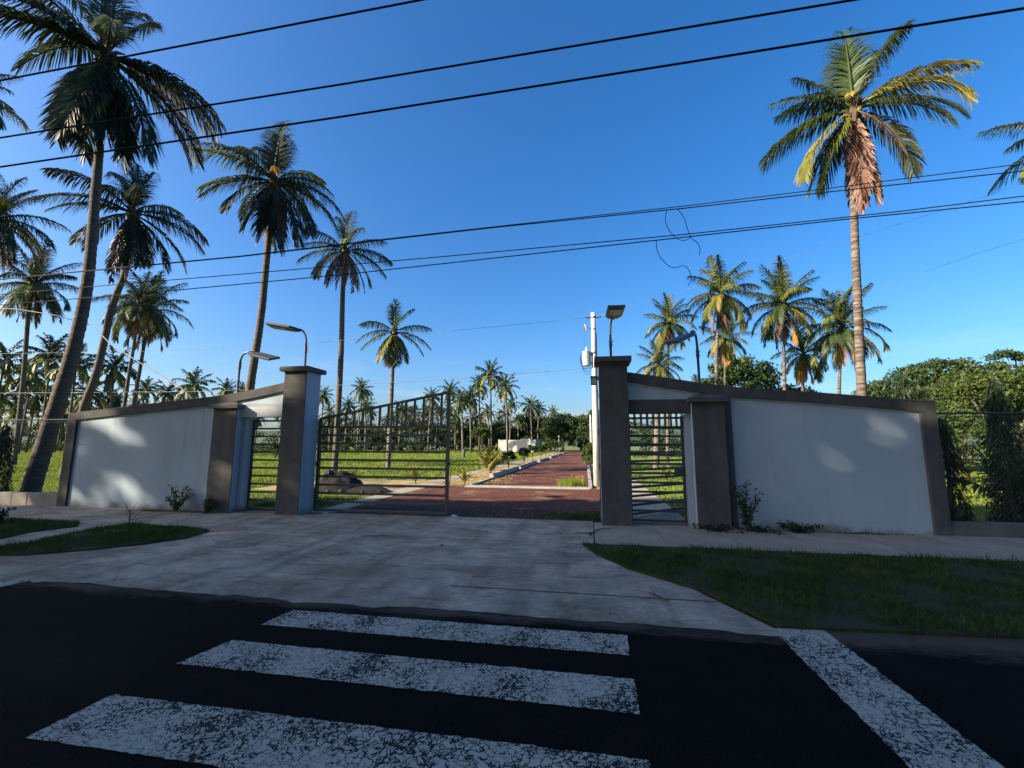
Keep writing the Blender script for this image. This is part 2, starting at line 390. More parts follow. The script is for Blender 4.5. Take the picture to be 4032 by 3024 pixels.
def speckle(scale, lo, hi, amount, col, stretch=(1, 1, 1)):
    def f(N, Lk, co):
        mp = N.new("ShaderNodeMapping"); mp.inputs["Scale"].default_value = stretch; Lk.new(co, mp.inputs[0])
        n = N.new("ShaderNodeTexNoise"); n.inputs["Scale"].default_value = scale; n.inputs["Detail"].default_value = 4; Lk.new(mp.outputs[0], n.inputs[0])
        mr = N.new("ShaderNodeMapRange"); mr.inputs[1].default_value = lo; mr.inputs[2].default_value = hi; mr.inputs[4].default_value = amount; Lk.new(n.outputs[0], mr.inputs[0])
        return mr.outputs[0], col
    return f
add_layer(M['concrete'], cracks(.55, .006, .75, (.06, .05, .04)))
add_layer(M['concrete'], speckle(28, .58, .72, .6, (.11, .088, .062)))
add_layer(M['concrete'], speckle(1.3, .50, .68, .55, (.12, .095, .066), (2.4, .3, 1)))
add_layer(M['concrete'], speckle(5.0, .56, .70, .5, (.09, .072, .05), (.45, 1.5, 1)))
add_layer(M['concrete'], speckle(1.4, .58, .72, .45, (.52, .46, .37), (.5, 1.6, 1)))
add_layer(M['asphalt'], speckle(85, .60, .72, .8, (.050, .047, .044)))
add_layer(M['asphalt'], cracks(.7, .004, .8, (.004, .004, .004)))
add_layer(M['plaster'], speckle(3.0, .60, .80, .30, (.25, .27, .28), (1, 1, .25)))
def splash(m, z1, col, amount):
    """mud splash: dirt that fades out above the foot of a wall"""
    def f(N, Lk, co):
        sp = N.new("ShaderNodeSeparateXYZ"); Lk.new(co, sp.inputs[0])
        n = N.new("ShaderNodeTexNoise"); n.inputs["Scale"].default_value = 3.5; n.inputs["Detail"].default_value = 8; Lk.new(co, n.inputs[0])
        a = N.new("ShaderNodeMath"); a.operation = 'MULTIPLY_ADD'; a.inputs[1].default_value = -z1 * 1.6; Lk.new(n.outputs[0], a.inputs[0]); Lk.new(sp.outputs[2], a.inputs[2])
        mr = N.new("ShaderNodeMapRange"); mr.inputs[1].default_value = -z1 * .45; mr.inputs[2].default_value = -z1 * 1.0; mr.inputs[4].default_value = amount; Lk.new(a.outputs[0], mr.inputs[0])
        return mr.outputs[0], col
    add_layer(m, f)
splash(M['plaster'], .40, (.15, .125, .095), .85)
add_layer(M['plaster'], speckle(2.2, .57, .75, .38, (.17, .175, .17), (2.2, 2.2, .14)))
add_layer(M['stucco'], speckle(2.6, .52, .72, .5, (.115, .11, .104), (1.6, 1.6, .2)))
splash(M['stucco'], .25, (.17, .14, .11), .6)

NEAR = [('big left', 'p1', 3.95, [(-16.209, 10.75, 14.854, 0.111), (-15.938, 10.75, 11.688, 0.119), (-15.802, 10.75, 9.678, 0.137), (-15.625, 10.75, 6.814, 0.159), (-15.783, 10.75, 4.563, 0.186), (-16.199, 10.75, 2.404, 0.217), (-16.683, 10.75, -0.05, 0.25)]), ('offleft', 'dark', 2.42, [(-29.504, 14.0, 18.169, 0.091), (-28.523, 14.0, 13.405, 0.1), (-26.573, 14.0, 2.693, 0.113), (-26.23, 14.0, -0.05, 0.141)]), ('p2', 'p2', 3.33, [(-22.504, 17.0, 13.114, 0.137), (-22.461, 17.0, 10.175, 0.141), (-22.977, 17.0, 8.304, 0.151), (-23.374, 17.0, 5.086, 0.163), (-23.879, 17.0, 3.189, 0.179), (-24.474, 17.0, -0.05, 0.224)]), ('p3', 'p3', 2.99, [(-13.682, 16.0, 13.225, 0.134), (-13.741, 16.0, 9.36, 0.139), (-13.786, 16.0, 6.868, 0.151), (-14.017, 16.0, 3.876, 0.167), (-14.226, 16.0, -0.05, 0.209)]), ('p4', 'p4', 2.89, [(-14.548, 23.2, 13.331, 0.145), (-14.516, 23.2, 10.411, 0.15), (-14.398, 23.2, 6.993, 0.162), (-14.378, 23.2, 2.361, 0.176), (-14.403, 23.2, -0.05, 0.196)]), ('p5', 'p5', 2.52, [(-12.86, 26.9, 9.098, 0.12), (-12.875, 26.9, 6.461, 0.13), (-12.88, 26.9, 4.294, 0.15), (-12.919, 26.9, -0.05, 0.173)]), ('p6', 'dark', 3.41, [(-35.129, 19.0, 14.916, 0.105), (-34.461, 19.0, 11.269, 0.12), (-33.329, 19.0, 3.06, 0.145), (-33.034, 19.0, -0.05, 0.182)]), ('p7', 'dark', 3.44, [(-41.839, 25.4, 13.592, 0.13), (-42.107, 25.4, 11.93, 0.138), (-41.582, 25.4, 6.289, 0.15), (-41.196, 25.4, -0.05, 0.166)]), ('p8a', 'dark', 2.65, [(-32.777, 26.0, 11.744, 0.103), (-32.757, 26.0, 8.914, 0.107), (-32.862, 26.0, 6.853, 0.115), (-32.947, 26.0, 4.157, 0.125), (-33.038, 26.0, -0.05, 0.156)]), ('p8b', 'p8', 3.35, [(-35.34, 29.0, 12.311, 0.116), (-35.539, 29.0, 9.72, 0.12), (-35.664, 29.0, 7.433, 0.129), (-35.857, 29.0, 4.441, 0.14), (-36.058, 29.0, -0.05, 0.176)]), ('R1', 'r1', 2.9, [(8.306, 14.0, 11.96, 0.099), (7.998, 14.0, 8.554, 0.103), (7.841, 14.0, 5.948, 0.113), (7.682, 14.0, 3.001, 0.125), (7.569, 14.0, -0.05, 0.157)]), ('R2', 'right', 2.23, [(14.043, 14.0, 10.301, 0.068), (12.982, 14.0, 6.177, 0.074), (12.541, 14.0, 2.919, 0.088), (12.264, 14.0, -0.05, 0.11)]), ('R3', 'right', 2.41, [(7.564, 26.0, 10.051, 0.09), (7.357, 26.0, 8.582, 0.094), (7.156, 26.0, 6.591, 0.101), (7.061, 26.0, 4.95, 0.111), (6.862, 26.0, -0.05, 0.139)]), ('R4', 'right', 2.2, [(5.921, 33.0, 10.457, 0.088), (5.762, 33.0, 8.461, 0.096), (5.64, 33.0, 6.434, 0.111), (5.37, 33.0, -0.05, 0.138)]), ('R5', 'rightlow', 1.95, [(4.635, 30.0, 6.764, 0.175), (4.522, 30.0, 5.574, 0.174), (4.15, 30.0, -0.05, 0.218)]), ('R6', 'right', 2.0, [(9.744, 33.0, 8.983, 0.075), (9.578, 33.0, 6.841, 0.079), (9.514, 33.0, 5.774, 0.088), (9.272, 33.0, -0.05, 0.11)]), ('R7', 'right', 2.55, [(10.831, 26.0, 9.282, 0.082), (10.665, 26.0, 6.919, 0.087), (10.54, 26.0, 4.646, 0.096), (10.362, 26.0, -0.05, 0.12)]), ('R8', 'rightlow', 1.91, [(12.96, 29.0, 7.061, 0.082), (12.755, 29.0, 4.95, 0.093), (12.42, 29.0, -0.05, 0.116)]), ('R9', 'right', 2.45, [(13.642, 26.0, 7.903, 0.075), (13.438, 26.0, 6.383, 0.08), (13.195, 26.0, 4.394, 0.088), (12.819, 26.0, -0.05, 0.11)])]
FAR = [('L2', -82.96, 48, 13.05, 4.08), ('L1', -70.93, 46, 13.07, 3.96), ('L3', -63.69, 44, 11.36, 3.45), ('L4', -60.19, 46, 11.13, 3.54), ('L5', -84.79, 70, 11.84, 3.16), ('L6', -81.04, 72, 11.28, 3.21), ('L7', -64.65, 62, 11.09, 3.47), ('L8', -80.66, 50, 11.28, 3.36), ('L9', -77.42, 56, 9.09, 3.97), ('L10', -89.98, 70, 9.76, 2.76), ('L11', -91.89, 58, 9.24, 3.86), ('L12', -94.98, 56, 9.08, 3.78), ('L13', -89.15, 60, 10.05, 4.13), ('L16', -107.67, 66, 7.31, 3.77), ('L17', -97.1, 64, 5.97, 3.59), ('L18', -87.92, 66, 7.29, 3.42), ('L14', -70.49, 75, 12.09, 3.04), ('L15', -85.18, 95, 14.92, 2.73), ('C5', -56.52, 85, 11.83, 2.82), ('C4', -57.39, 90, 8.4, 2.71), ('C3', -52.53, 88, 9.64, 2.64), ('C1', -45.13, 80, 12.31, 2.84), ('C2', -46.61, 86, 9.4, 2.79), ('C6', -40.05, 88, 8.79, 2.69), ('C7', -32.03, 84, 10.84, 2.77), ('C9', -36.17, 100, 9.45, 2.36), ('CF', -28.38, 85, 12.31, 2.9), ('CJ', -30.68, 98, 8.48, 2.42), ('CE', -16.77, 57, 7.35, 2.0), ('CD', -22.0, 80, 10.09, 3.32), ('CC', -22.44, 88, 13.63, 3.08), ('CA', -18.53, 82, 14.94, 3.72), ('CG', -22.62, 98, 8.94, 2.39), ('CK', -25.84, 104, 8.28, 2.0), ('CB', -15.03, 80, 12.25, 3.18), ('CB2', -17.97, 98, 10.59, 2.37), ('CL', -17.23, 106, 7.76, 1.88), ('CH', -13.38, 102, 10.55, 3.09), ('CH2', -12.54, 106, 10.21, 2.67), ('CI', -9.87, 125, 10.77, 2.18), ('R10', 17.99, 80, 13.05, 1.15)]

# ================================================================== SETTING
def sheet(name, outline, z, m, kind='structure', label=None):
    mb = MB(); mb.face([(x, y, z) for x, y in outline])
    o = mb.build(name, m); tag(o, label, None, None, kind); return o

def strip_pts(path_l, path_r): return list(path_l) + list(path_r)[::-1]

# one ground sheet out to the horizon
g = MB(); g.face([(-1500, -1500, -.03), (1500, -1500, -.03), (1500, 1500, -.03), (-1500, 1500, -.03)])
tag(g.build('ground', M['ground']), kind='structure')
# asphalt road with a ragged edge against the concrete
edge = []
for i in range(241):
    x = -60 + i * .5
    base = 4.34 + .02 * sin(x * .9) + (.34 if x > 1.75 else 0) - (.0 if x > -6.6 else -.0)
    edge.append((x, base + rng.normal(0, .012)))
sheet('asphalt_road', [(-60, -2.2), (60, -2.2)] + edge[::-1], 0.0, M['asphalt'])
# concrete driveway apron and footway, ragged front edge overlapping the road by a feather
fr = [(x, 4.30 + .05 * sin(x * 2.1 + 1) * sin(x * .7) + rng.normal(0, .018)) for x in np.linspace(-17, 1.62, 150)]
sheet('concrete_driveway', fr + [(1.1, 5.4), (.42, 6.1), (-.1, 7.3), (.02, 7.42), (.02, 9.62), (-6.6, 9.62), (-30, 9.62), (-30, 4.4)], .006, M['concrete'])
# pavement slabs to the right of the driveway: each slab a piece of its own
pave = tag(thing('pavement', None, None), kind='structure')
x = .04
slab_me = None
while x < 22:
    mb = MB(); w = 1.135
    mb.box(0, 0, -.03, w, 2.0, .0)
    if slab_me is None: slab_me = mb.mesh('paving_slab', M['slab'])
    o = link('paving_slab', slab_me, pave, (x, 7.44 + random.uniform(-.01, .01), .016 + random.uniform(-.003, .003)))
    x += w + .012
# tar filled joints in the apron
for a in ((-1.6, 5.02, 1.25, 5.04), (-6.4, 7.42, -.05, 7.435), (-6.45, 7.45, -6.435, 9.55)):
    mb = MB(); mb.face([(a[0], a[1], .009), (a[2], a[1], .009), (a[2], a[3], .009), (a[0], a[3], .009)]); tag(mb.build('expansion_joint', M['gate_soil']), kind='structure')
# verges: soil beds, slightly raised
VERGE = [(-.16, 7.40), (30, 7.44), (30, 4.70), (4.0, 4.62), (3.6, 4.60), (2.6, 4.52), (1.62, 4.45), (1.2, 5.3), (1.02, 5.5), (.45, 6.1), (.05, 6.75)]
ISL1 = [(-20, 7.45), (-10.2, 7.47), (-9.75, 7.1), (-9.95, 6.5), (-9.7, 5.9), (-10.6, 5.1), (-20, 5.0)]
ISL2 = [(-8.75, 5.0), (-8.85, 5.6), (-9.0, 6.2), (-9.22, 6.9), (-9.0, 7.42), (-7.6, 7.42), (-6.9, 7.2), (-6.75, 6.6), (-7.0, 6.1), (-7.45, 5.6), (-8.0, 5.2)]
for outl in (VERGE, ISL1, ISL2):
    mb = MB(); mb.prism([(a, b, .0) for a, b in outl], (0, 0, .028)); tag(mb.build('verge', M['verge_soil']), kind='structure')
# markings
def marking(name, pts, label):
    mb = MB(); n = len(pts); P = []
    for k in range(n):       # ragged painted edge
        (xa, ya), (xb, yb) = pts[k], pts[(k + 1) % n]; L = math.hypot(xb - xa, yb - ya); m = max(2, int(L / .035))
        for j in range(m):
            e = rng.normal(0, .0028) * (3 if rng.random() < .08 else 1)
            P.append((xa + (xb - xa) * j / m - (yb - ya) / L * e, ya + (yb - ya) * j / m + (xb - xa) / L * e))
    mb.face([(a, b, .004) for a, b in P]); o = mb.build(name, M['paint']); tag(o, label, None, None, 'structure'); return o
for q, lab in (([(-2.92, 3.70), (.26, 3.70), (.27, 4.06), (-2.88, 4.06)], 'worn white crossing bar nearest the driveway'),
               ([(-3.02, 2.97), (.26, 2.95), (.26, 3.35), (-2.93, 3.38)], 'worn white crossing bar, middle one of three'),
               ([(-3.08, 2.13), (.26, 2.13), (.26, 2.56), (-3.05, 2.56)], 'worn white crossing bar nearest the camera')):
    marking('crossing_bar', q, lab)
marking('stop_line', [(1.55, .5), (2.06, .5), (1.97, 4.52), (1.53, 4.44)], 'cracked white line beside the grass verge')
marking('stop_line', [(-7.4, .5), (-6.95, .5), (-6.5, 4.34), (-6.98, 4.34)], 'cracked white line at the left end of the crossing')

# red cinder road inside the gate
sheet('red_road', [(-6.0, 9.62), (.5, 9.62), (.35, 16.6), (-.09, 16.6), (-.66, 70), (-1.0, 112), (-4.75, 112), (-4.62, 70), (-4.57, 20), (-4.6, 16.6), (-6.05, 16.2)], -.012, M['red'])
# dark damp soil and litter between the gate sill and the cinder
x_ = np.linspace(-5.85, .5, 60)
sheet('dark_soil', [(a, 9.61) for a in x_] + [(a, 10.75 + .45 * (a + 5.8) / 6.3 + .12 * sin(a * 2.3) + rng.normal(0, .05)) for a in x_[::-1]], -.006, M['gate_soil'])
sheet('footpath', [(-6.55, 9.62), (-6.0, 9.62), (-6.08, 12.7), (-6.02, 16.5), (-6.3, 23.2), (-6.5, 33), (-6.6, 92), (-7.5, 92), (-7.2, 33), (-6.9, 20), (-6.75, 14)], .0, M['slab'])
sheet('straw_verge', [(-6.02, 16.4), (-4.62, 16.6), (-4.82, 22), (-4.9, 92), (-6.6, 92), (-6.5, 33), (-6.3, 23.2)], -.008, M['straw'])
sheet('straw_verge', [(-12, 14.2), (-9.2, 13.5), (-6.85, 13.2), (-6.9, 19.5), (-9.5, 19.2), (-12.3, 18)], -.016, M['straw'])
sheet('straw_verge', [(.2, 16.6), (.55, 16.6), (.1, 70), (-.4, 90), (-.62, 90), (-.45, 60), (.02, 20)], -.009, M['straw'])
mb = MB(); mb.box(-4.72, 16.35, -.1, -.05, 16.82, .035); tag(mb.build('threshold_beam', M['kerb'], bevel=.01), kind='structure')
mb = MB(); mb.box(.58, 9.63, -.05, 2.0, 24, .002); tag(mb.build('footpath', M['slab']), kind='structure')
kerb = tag(thing('road_kerb', None, None), kind='structure')
for y0, y1 in ((20.9, 28.6), (29.4, 38.4), (40.8, 49.8), (52.7, 62), (64.5, 74), (76.5, 88)):
    mb = MB()
    mb.prism([(-4.80, y0, -.05), (-4.80, y0, .20), (-4.64, y0, .20), (-4.56, y0, -.05)], (0, y1 - y0, 0)); mb.build('kerb_stone', M['kerb'], kerb, bevel=.015)
mb = MB(); mb.box(-4.66, 16.83, -.05, -4.56, 20.88, .05); mb.build('kerb_stone', M['kerb'], kerb)
y = 16.9
while y < 78:
    L = 2.4; xa = -.09 - .0107 * (y - 16.5)
    mb = MB(); mb.box(0, 0, -.05, .13, L - .06, .10 + random.uniform(-.02, .02)); mb.build('kerb_stone', M['kerb'], kerb, loc=(xa, y, 0), bevel=.01)
    y += L

# ================================================================== BOUNDARY WALL AND GATEWAY
def band(mb, upper, lower, y0, y1, mi=0):
    """solid strip between two polylines of (x, z) with the same x stations"""
    n = len(upper)
    for k in range(n - 1):
        a, b, c, d = lower[k], lower[k + 1], upper[k + 1], upper[k]
        mb.face([(a[0], y0, a[1]), (b[0], y0, b[1]), (c[0], y0, c[1]), (d[0], y0, d[1])], mi)
        mb.face([(b[0], y1, b[1]), (a[0], y1, a[1]), (d[0], y1, d[1]), (c[0], y1, c[1])], mi)
        mb.face([(d[0], y0, d[1]), (c[0], y0, c[1]), (c[0], y1, c[1]), (d[0], y1, d[1])], mi)
        mb.face([(b[0], y0, b[1]), (a[0], y0, a[1]), (a[0], y1, a[1]), (b[0], y1, b[1])], mi)
    for k in (0, n - 1):
        u, l = upper[k], lower[k]
        mb.face([(l[0], y0, l[1]), (u[0], y0, u[1]), (u[0], y1, u[1]), (l[0], y1, l[1])], mi)

LT = ([-13.47, -12.4, -11.34, -9.17, -8.23, -7.11], [2.385, 2.475, 2.57, 2.745, 2.86, 3.07])
RT = ([.78, 1.56, 2.56, 3.46, 4.4, 5.18, 6.28], [3.10, 2.965, 2.775, 2.685, 2.605, 2.52, 2.395])
def side_wall(T, x_out0, x_out1, xp0, xp1, x_gate0, x_gate1, z_lint, label, right):
    t = thing('boundary_wall', label, 'wall')
    zt = lambda x: float(np.interp(x, *T))
    xs = np.linspace(T[0][0], T[0][-1], 25)
    # smooth the break points a little
    zs = [np.mean([zt(np.clip(x + d, T[0][0], T[0][-1])) for d in (-.35, 0, .35)]) if 2 < i < 22 else zt(x) for i, x in enumerate(xs)]
    ft = lambda x: float(np.interp(x, xs, zs))
    mb = MB()
    a = np.linspace(xp0, xp1, 21)
    band(mb, [(x, ft(x) - .1) for x in a], [(x, -.05) for x in a], 9.32, 9.50)
    mb.build('panel', M['plaster'], t)
    mb = MB()
    a = np.linspace(x_gate0, x_gate1, 9)
    band(mb, [(x, ft(x) - .1) for x in a], [(x, z_lint) for x in a], 9.324, 9.498)
    mb.build('upper_panel', M['plaster'], t)
    mb = MB()
    band(mb, [(x, z) for x, z in zip(xs, zs)], [(x, z - .205) for x, z in zip(xs, zs)], 9.27, 9.55)
    mb.build('coping', M['stucco'], t, bevel=.008)
    mb = MB()
    mb.box(min(x_out0, x_out1), 9.268, -.05, max(x_out0, x_out1), 9.552, min(ft(x_out0), ft(x_out1)) - .19); mb.build('end_border', M['stucco'], t, bevel=.008)
    return t, ft
side_wall(LT, -13.47, -13.19, -13.3, -8.6, -8.6, -7.11, 2.49, 'long white plastered boundary wall dappled with sunlight, left of the gateway', False)
wr, _ = side_wall(RT, 6.02, 6.28, 2.5, 6.1, .78, 2.5, 2.52, 'long white plastered boundary wall in shade, right of the gateway', True)
mb = MB(); mb.box(2.60, 9.272, -.05, 2.76, 9.548, 2.55); mb.build('end_border', M['stucco'], wr, bevel=.006)

def big_pillar(label, x0, x1):
    t = thing('gate_pillar', label, 'pillar', ((x0 + x1) / 2, 9.42, 0))
    w = (x1 - x0) / 2
    mb = MB(); mb.box(-w + .004, -.25, -.05, w - .004, .29, 3.30); mb.build('shaft', M['plaster'], t, bevel=.006)
    mb = MB(); mb.box(-w, -.272, -.05, w, -.25, 3.30); mb.build('front_facing', M['stucco'], t, bevel=.004)
    mb = MB(); e = .085
    mb.box(-w - e, -.272 - e, 3.30, w + e, .29 + e, 3.405)
    zc = 3.455; c = [(-w - e, -.357, 3.4055), (w + e, -.357, 3.4055), (w + e, .375, 3.4055), (-w - e, .375, 3.4055)]
    for k in range(4): mb.face([c[k], c[(k + 1) % 4], (0, .01, zc)])
    mb.build('cap', M['cap'], t)
big_pillar('tall brown fronted gate pillar left of the vehicle gate, white on its inner side', -7.11, -6.53)
big_pillar('tall dark brown gate pillar right of the open gateway, next to the utility pole', .20, .78)

def short_pillar(label, x0, x1, jamb):
    t = thing('gate_pillar', label, 'pillar', ((x0 + x1) / 2, 9.45, 0))
    w = (x1 - x0) / 2
    mb = MB(); mb.box(-w + .004, -.28, -.05, w - .004, .25, 2.44); mb.build('shaft', M['plaster'], t, bevel=.006)
    mb = MB(); mb.box(-w, -.302, -.05, w, -.28, 2.44); mb.build('front_facing', M['stucco'], t, bevel=.004)
    mb = MB(); e = .075
    mb.box(-w - e, -.302 - e, 2.44, w + e, .25 + e, 2.525)
    c = [(-w - e, -.377, 2.5255), (w + e, -.377, 2.5255), (w + e, .325, 2.5255), (-w - e, .325, 2.5255)]
    for k in range(4): mb.face([c[k], c[(k + 1) % 4], (0, -.02, 2.67)])
    mb.build('cap', M['cap'], t)
    mb = MB(); s = 1 if jamb > 0 else -1
    mb.box(min(s * w, s * (w + .1)), -.08, -.05, max(s * w, s * (w + .1)), .2, 2.22); mb.build('jamb', M['plaster'], t)
short_pillar('short brown pillar with pointed cap at the left pedestrian gate, streaked with sunlight', -8.96, -8.32, 1)
short_pillar('short dark brown pillar with pointed cap at the right pedestrian gate', 2.0, 2.6, -1)
for lab, x0, x1, m in (('pale grey lintel over the left pedestrian gate', -8.318, -7.112, 'lintel_grey'), ('dark brown lintel over the right pedestrian gate', .782, 1.998, 'stucco')):
    t = thing('lintel', lab, 'lintel')
    mb = MB(); mb.box(x0, 9.285, 2.235, x1, 9.56, 2.488 if x0 < 0 else 2.518); mb.build('beam', M[m], t, bevel=.006)

# gates ------------------------------------------------------------
def gate_leaf(label, loc, rz, flip=False):
    """leaf 3.3 m wide along local x; the hinge is at x = 0 and the tall end at x = 3.3"""
    t = thing('gate_leaf', label, 'gate', loc, 'sliding bar vehicle gate leaves', rz)
    W_ = 3.3; zt = lambda x: 2.2 + (2.80 - 2.2) * x / W_
    mb = MB(); mb.box(0, -.035, .0, .07, .035, 2.2); mb.build('stile', M['gate'], t, bevel=.004)
    mb = MB(); mb.box(W_ - .075, -.035, .0, W_, .035, 2.80); mb.build('stile', M['gate'], t, bevel=.004)
    for k in range(11):
        z = .03 + .194 * k
        mb = MB(); mb.box(.07, -.022, -.026, W_ - .075, .022, .026); mb.build('rail', M['gate'], t, loc=(0, 0, z), bevel=.003)
    mb = MB(); mb.prism([(.07, -.028, zt(.07) - .06), (W_ - .075, -.028, zt(W_ - .075) - .06), (W_ - .075, -.028, zt(W_ - .075) - .003), (.07, -.028, zt(.07) - .003)], (0, .056, 0)); mb.build('top_rail', M['gate'], t)
    for k in range(14):
        x = .25 + .2185 * k
        mb = MB(); mb.box(x - .025, -.018, 1.996, x + .025, .018, zt(x) - .055); mb.build('baluster', M['gate'], t)
    mb = MB(); mb.box(W_, -.02, 2.56, W_ + .05, .02, 2.60); mb.box(W_, -.02, 1.1, W_ + .03, .02, 1.16); mb.build('latch', M['gate'], t)
    for z in (.35, 1.1, 1.85):
        mb = MB(); mb.tube([(-.02, 0, z - .06), (-.02, 0, z + .06)], .022, 8); mb.build('hinge', M['gate'], t)
    return t
gate_leaf('grey metal vehicle gate leaf standing shut in the gateway, rising to its free end', (-6.47, 9.68, .03), 0)
gate_leaf('grey metal vehicle gate leaf swung open behind the right pedestrian gate', (.20, 9.76, .03), radians(43))

def pedestrian_gate(label, x0, x1):
    t = thing('pedestrian_gate', label, 'gate', (x0, 9.6, .03))
    w = x1 - x0
    for xa in (0, w - .045):
        mb = MB(); mb.box(xa, -.022, 0, xa + .045, .022, 2.16); mb.build('stile', M['gate'], t, bevel=.003)
    for k in range(12):
        z = .035 + .19 * k
        mb = MB(); mb.box(.045, -.018, -.022, w - .045, .018, .022); mb.build('rail', M['gate'], t, loc=(0, 0, z), bevel=.003)
    mb = MB(); mb.box(w - .2, -.035, .95, w - .05, .035, 1.10); mb.build('lock_box', M['gate'], t)
pedestrian_gate('narrow barred pedestrian gate between the two left pillars', -8.215, -7.115)
pedestrian_gate('narrow barred pedestrian gate between the two right pillars', .785, 1.895)

# fences -----------------------------------------------------------
def chain_fence(label, x0, x1, zb, ztop, posts):
    t = thing('chain_link_fence', label, 'fence', (0, 9.42, 0))
    mb = MB(); s = .095; r = .0019; h = ztop - zb
    n = int((x1 - x0 + h) / s)
    for k in range(n + 1):
        for sg in (1, -1):
            c = (x0 + k * s) if sg < 0 else (x0 - h + k * s)
            # line from (c, zb) to (c + h*sg.., ztop) clipped to the bay
            pa, pb = (c, zb), (c + h, ztop)
            if sg < 0: pa, pb = (c, zb), (c - h, ztop)
            def clip(pa, pb):
                (xa, za), (xb, zb_) = pa, pb
                dx = xb - xa
                tt = sorted(((x0 - xa) / dx, (x1 - xa) / dx)); t0, t1 = max(0, tt[0]), min(1, tt[1])
                if t0 >= t1: return None
                return (xa + dx * t0, za + (zb_ - za) * t0), (xa + dx * t1, za + (zb_ - za) * t1)
            q = clip(pa, pb)
            if q: mb.tube([(q[0][0], .006 * sg, q[0][1]), (q[1][0], .006 * sg, q[1][1])], r, 3, caps=False)
    o = mb.build('wire_mesh', M['mesh'], t); tag(o, kind='stuff')
    mb = MB(); mb.tube([(x0, 0, ztop + .03), (x1, 0, ztop + .03)], .019, 8); mb.build('top_rail', M['mesh'], t)
    mb = MB(); mb.tube([(x0, .012, ztop - .035), (x1, .012, ztop - .035)], .006, 5); mb.build('tension_wire', M['mesh'], t)
    for xp in posts:
        mb = MB(); mb.tube([(xp, .04, 0), (xp, .04, ztop + .06)], .028, 8); mb.build('post', M['steel'], t)
chain_fence('chain-link fence at the left end, in front of the leaning palm', -22, -13.49, .31, 2.19, (-13.56, -16.6, -19.6))
chain_fence('chain-link fence with dark drooping foliage behind it, right of the wall', 6.30, 15, .26, 2.16, (6.36, 9.4, 12.4))
def low_wall(label, x0, x1, h, seg, m='block'):
    t = thing('low_wall', label, 'wall', (0, 9.4, 0))
    x = x0
    while x < x1 - .05:
        w = min(seg * random.uniform(.85, 1.15), x1 - x)
        mb = MB(); mb.box(0, -.11, -.05, w - .008, .11, h + random.uniform(-.008, .008)); mb.build('block', M[m], t, loc=(x, random.uniform(-.006, .006), 0), bevel=.012); x += w
low_wall('low rough concrete block wall under the left chain-link fence', -22, -13.475, .31, .55)
low_wall('low grey concrete wall under the right chain-link fence', 6.285, 15, .25, 2.4, 'block_dark')

# ================================================================== LAMPS, POLES, WIRES
def solar_lamp(label, post, bracket, head0, hdir, roll=0.0, L=.82, Wd=.34):
    t = thing('street_lamp', label, 'street lamp', post[0], 'solar street lamps behind the boundary wall')
    o0 = Vector(post[0])
    mb = MB(); mb.tube([Vector(p) - o0 for p in post], .028, 8); mb.build('post', M['lamp'], t, smooth=True)
    mb = MB(); mb.tube([Vector(p) - o0 for p in bracket], .026, 8); mb.build('arm', M['lamp'], t, smooth=True)
    b0 = Vector(bracket[0]) - o0
    mb = MB(); mb.tube([b0 - Vector((0, 0, .16)), b0 + Vector((0, 0, .02))], .036, 8)
    for dz in (-.12, -.04): mb.tube([b0 + Vector((0, 0, dz)), b0 + Vector((.06, -.02, dz))], .007, 5)
    mb.build('clamp', M['lamp'], t)
    d = Vector(hdir).normalized(); side = d.cross(Vector((0, 0, 1))).normalized(); up = side.cross(d)
    side, up = side * cos(roll) + up * sin(roll), up * cos(roll) - side * sin(roll)
    R_ = Matrix((d, -side, up)).transposed().to_4x4()
    hd = MB()
    # housing: tapered plate with a rim, thicker neck near the arm
    hd.prism([(.0, -.10, -.03), (.16, -Wd / 2, -.03), (L, -Wd / 2, -.02), (L, Wd / 2, -.02), (.16, Wd / 2, -.03), (.0, .10, -.03)], (0, 0, .055))
    hd.box(-.06, -.045, -.035, .14, .045, .03)
    h = hd.build('lamp_head', M['lamp'], t, bevel=.006)
    h.matrix_local = Matrix.Translation(Vector(head0) - o0) @ R_
    ld = MB(); ld.box(L * .38, -Wd * .36, -.042, L * .88, Wd * .36, -.034); l = ld.build('led_panel', M['lamp_led'], h)
    sp = MB(); sp.box(L * .2, -Wd * .44, .0285, L * .97, Wd * .44, .036); sp.build('solar_panel', M['gate'], h)
def arc(p0, p1, bulge, n=7):
    """bracket leaving p0 upwards and bending over to p1"""
    p0, p1 = Vector(p0), Vector(p1); c = Vector((p0.x, p0.y, p1.z + bulge))
    return [(1 - s) ** 2 * p0 + 2 * s * (1 - s) * c + s * s * p1 for s in [i / n for i in range(n + 1)]]
solar_lamp('black solar street lamp over the left wall, head pointing right across a palm trunk', [(-9.04, 9.9, 0), (-9.04, 9.9, 3.72)], arc((-9.035, 9.9, 3.70), (-8.66, 9.86, 3.97), .06), (-8.7, 9.86, 3.95), (1, -.12, -.26), -.34)
solar_lamp('black solar street lamp above the left tall pillar, its head pointing left', [(-7.17, 9.95, 0), (-7.17, 9.95, 4.10)], arc((-7.175, 9.95, 4.08), (-7.45, 9.93, 4.55), .02), (-7.42, 9.93, 4.54), (-1, -.12, .16), -.10)
solar_lamp('black solar street lamp above the right tall pillar, its head seen end on', [(.52, 9.98, 0), (.50, 9.98, 3.98)], arc((.50, 9.98, 3.96), (.56, 9.85, 4.45), .0), (.56, 9.86, 4.45), (.06, -1, .03), 0, .74, .36)
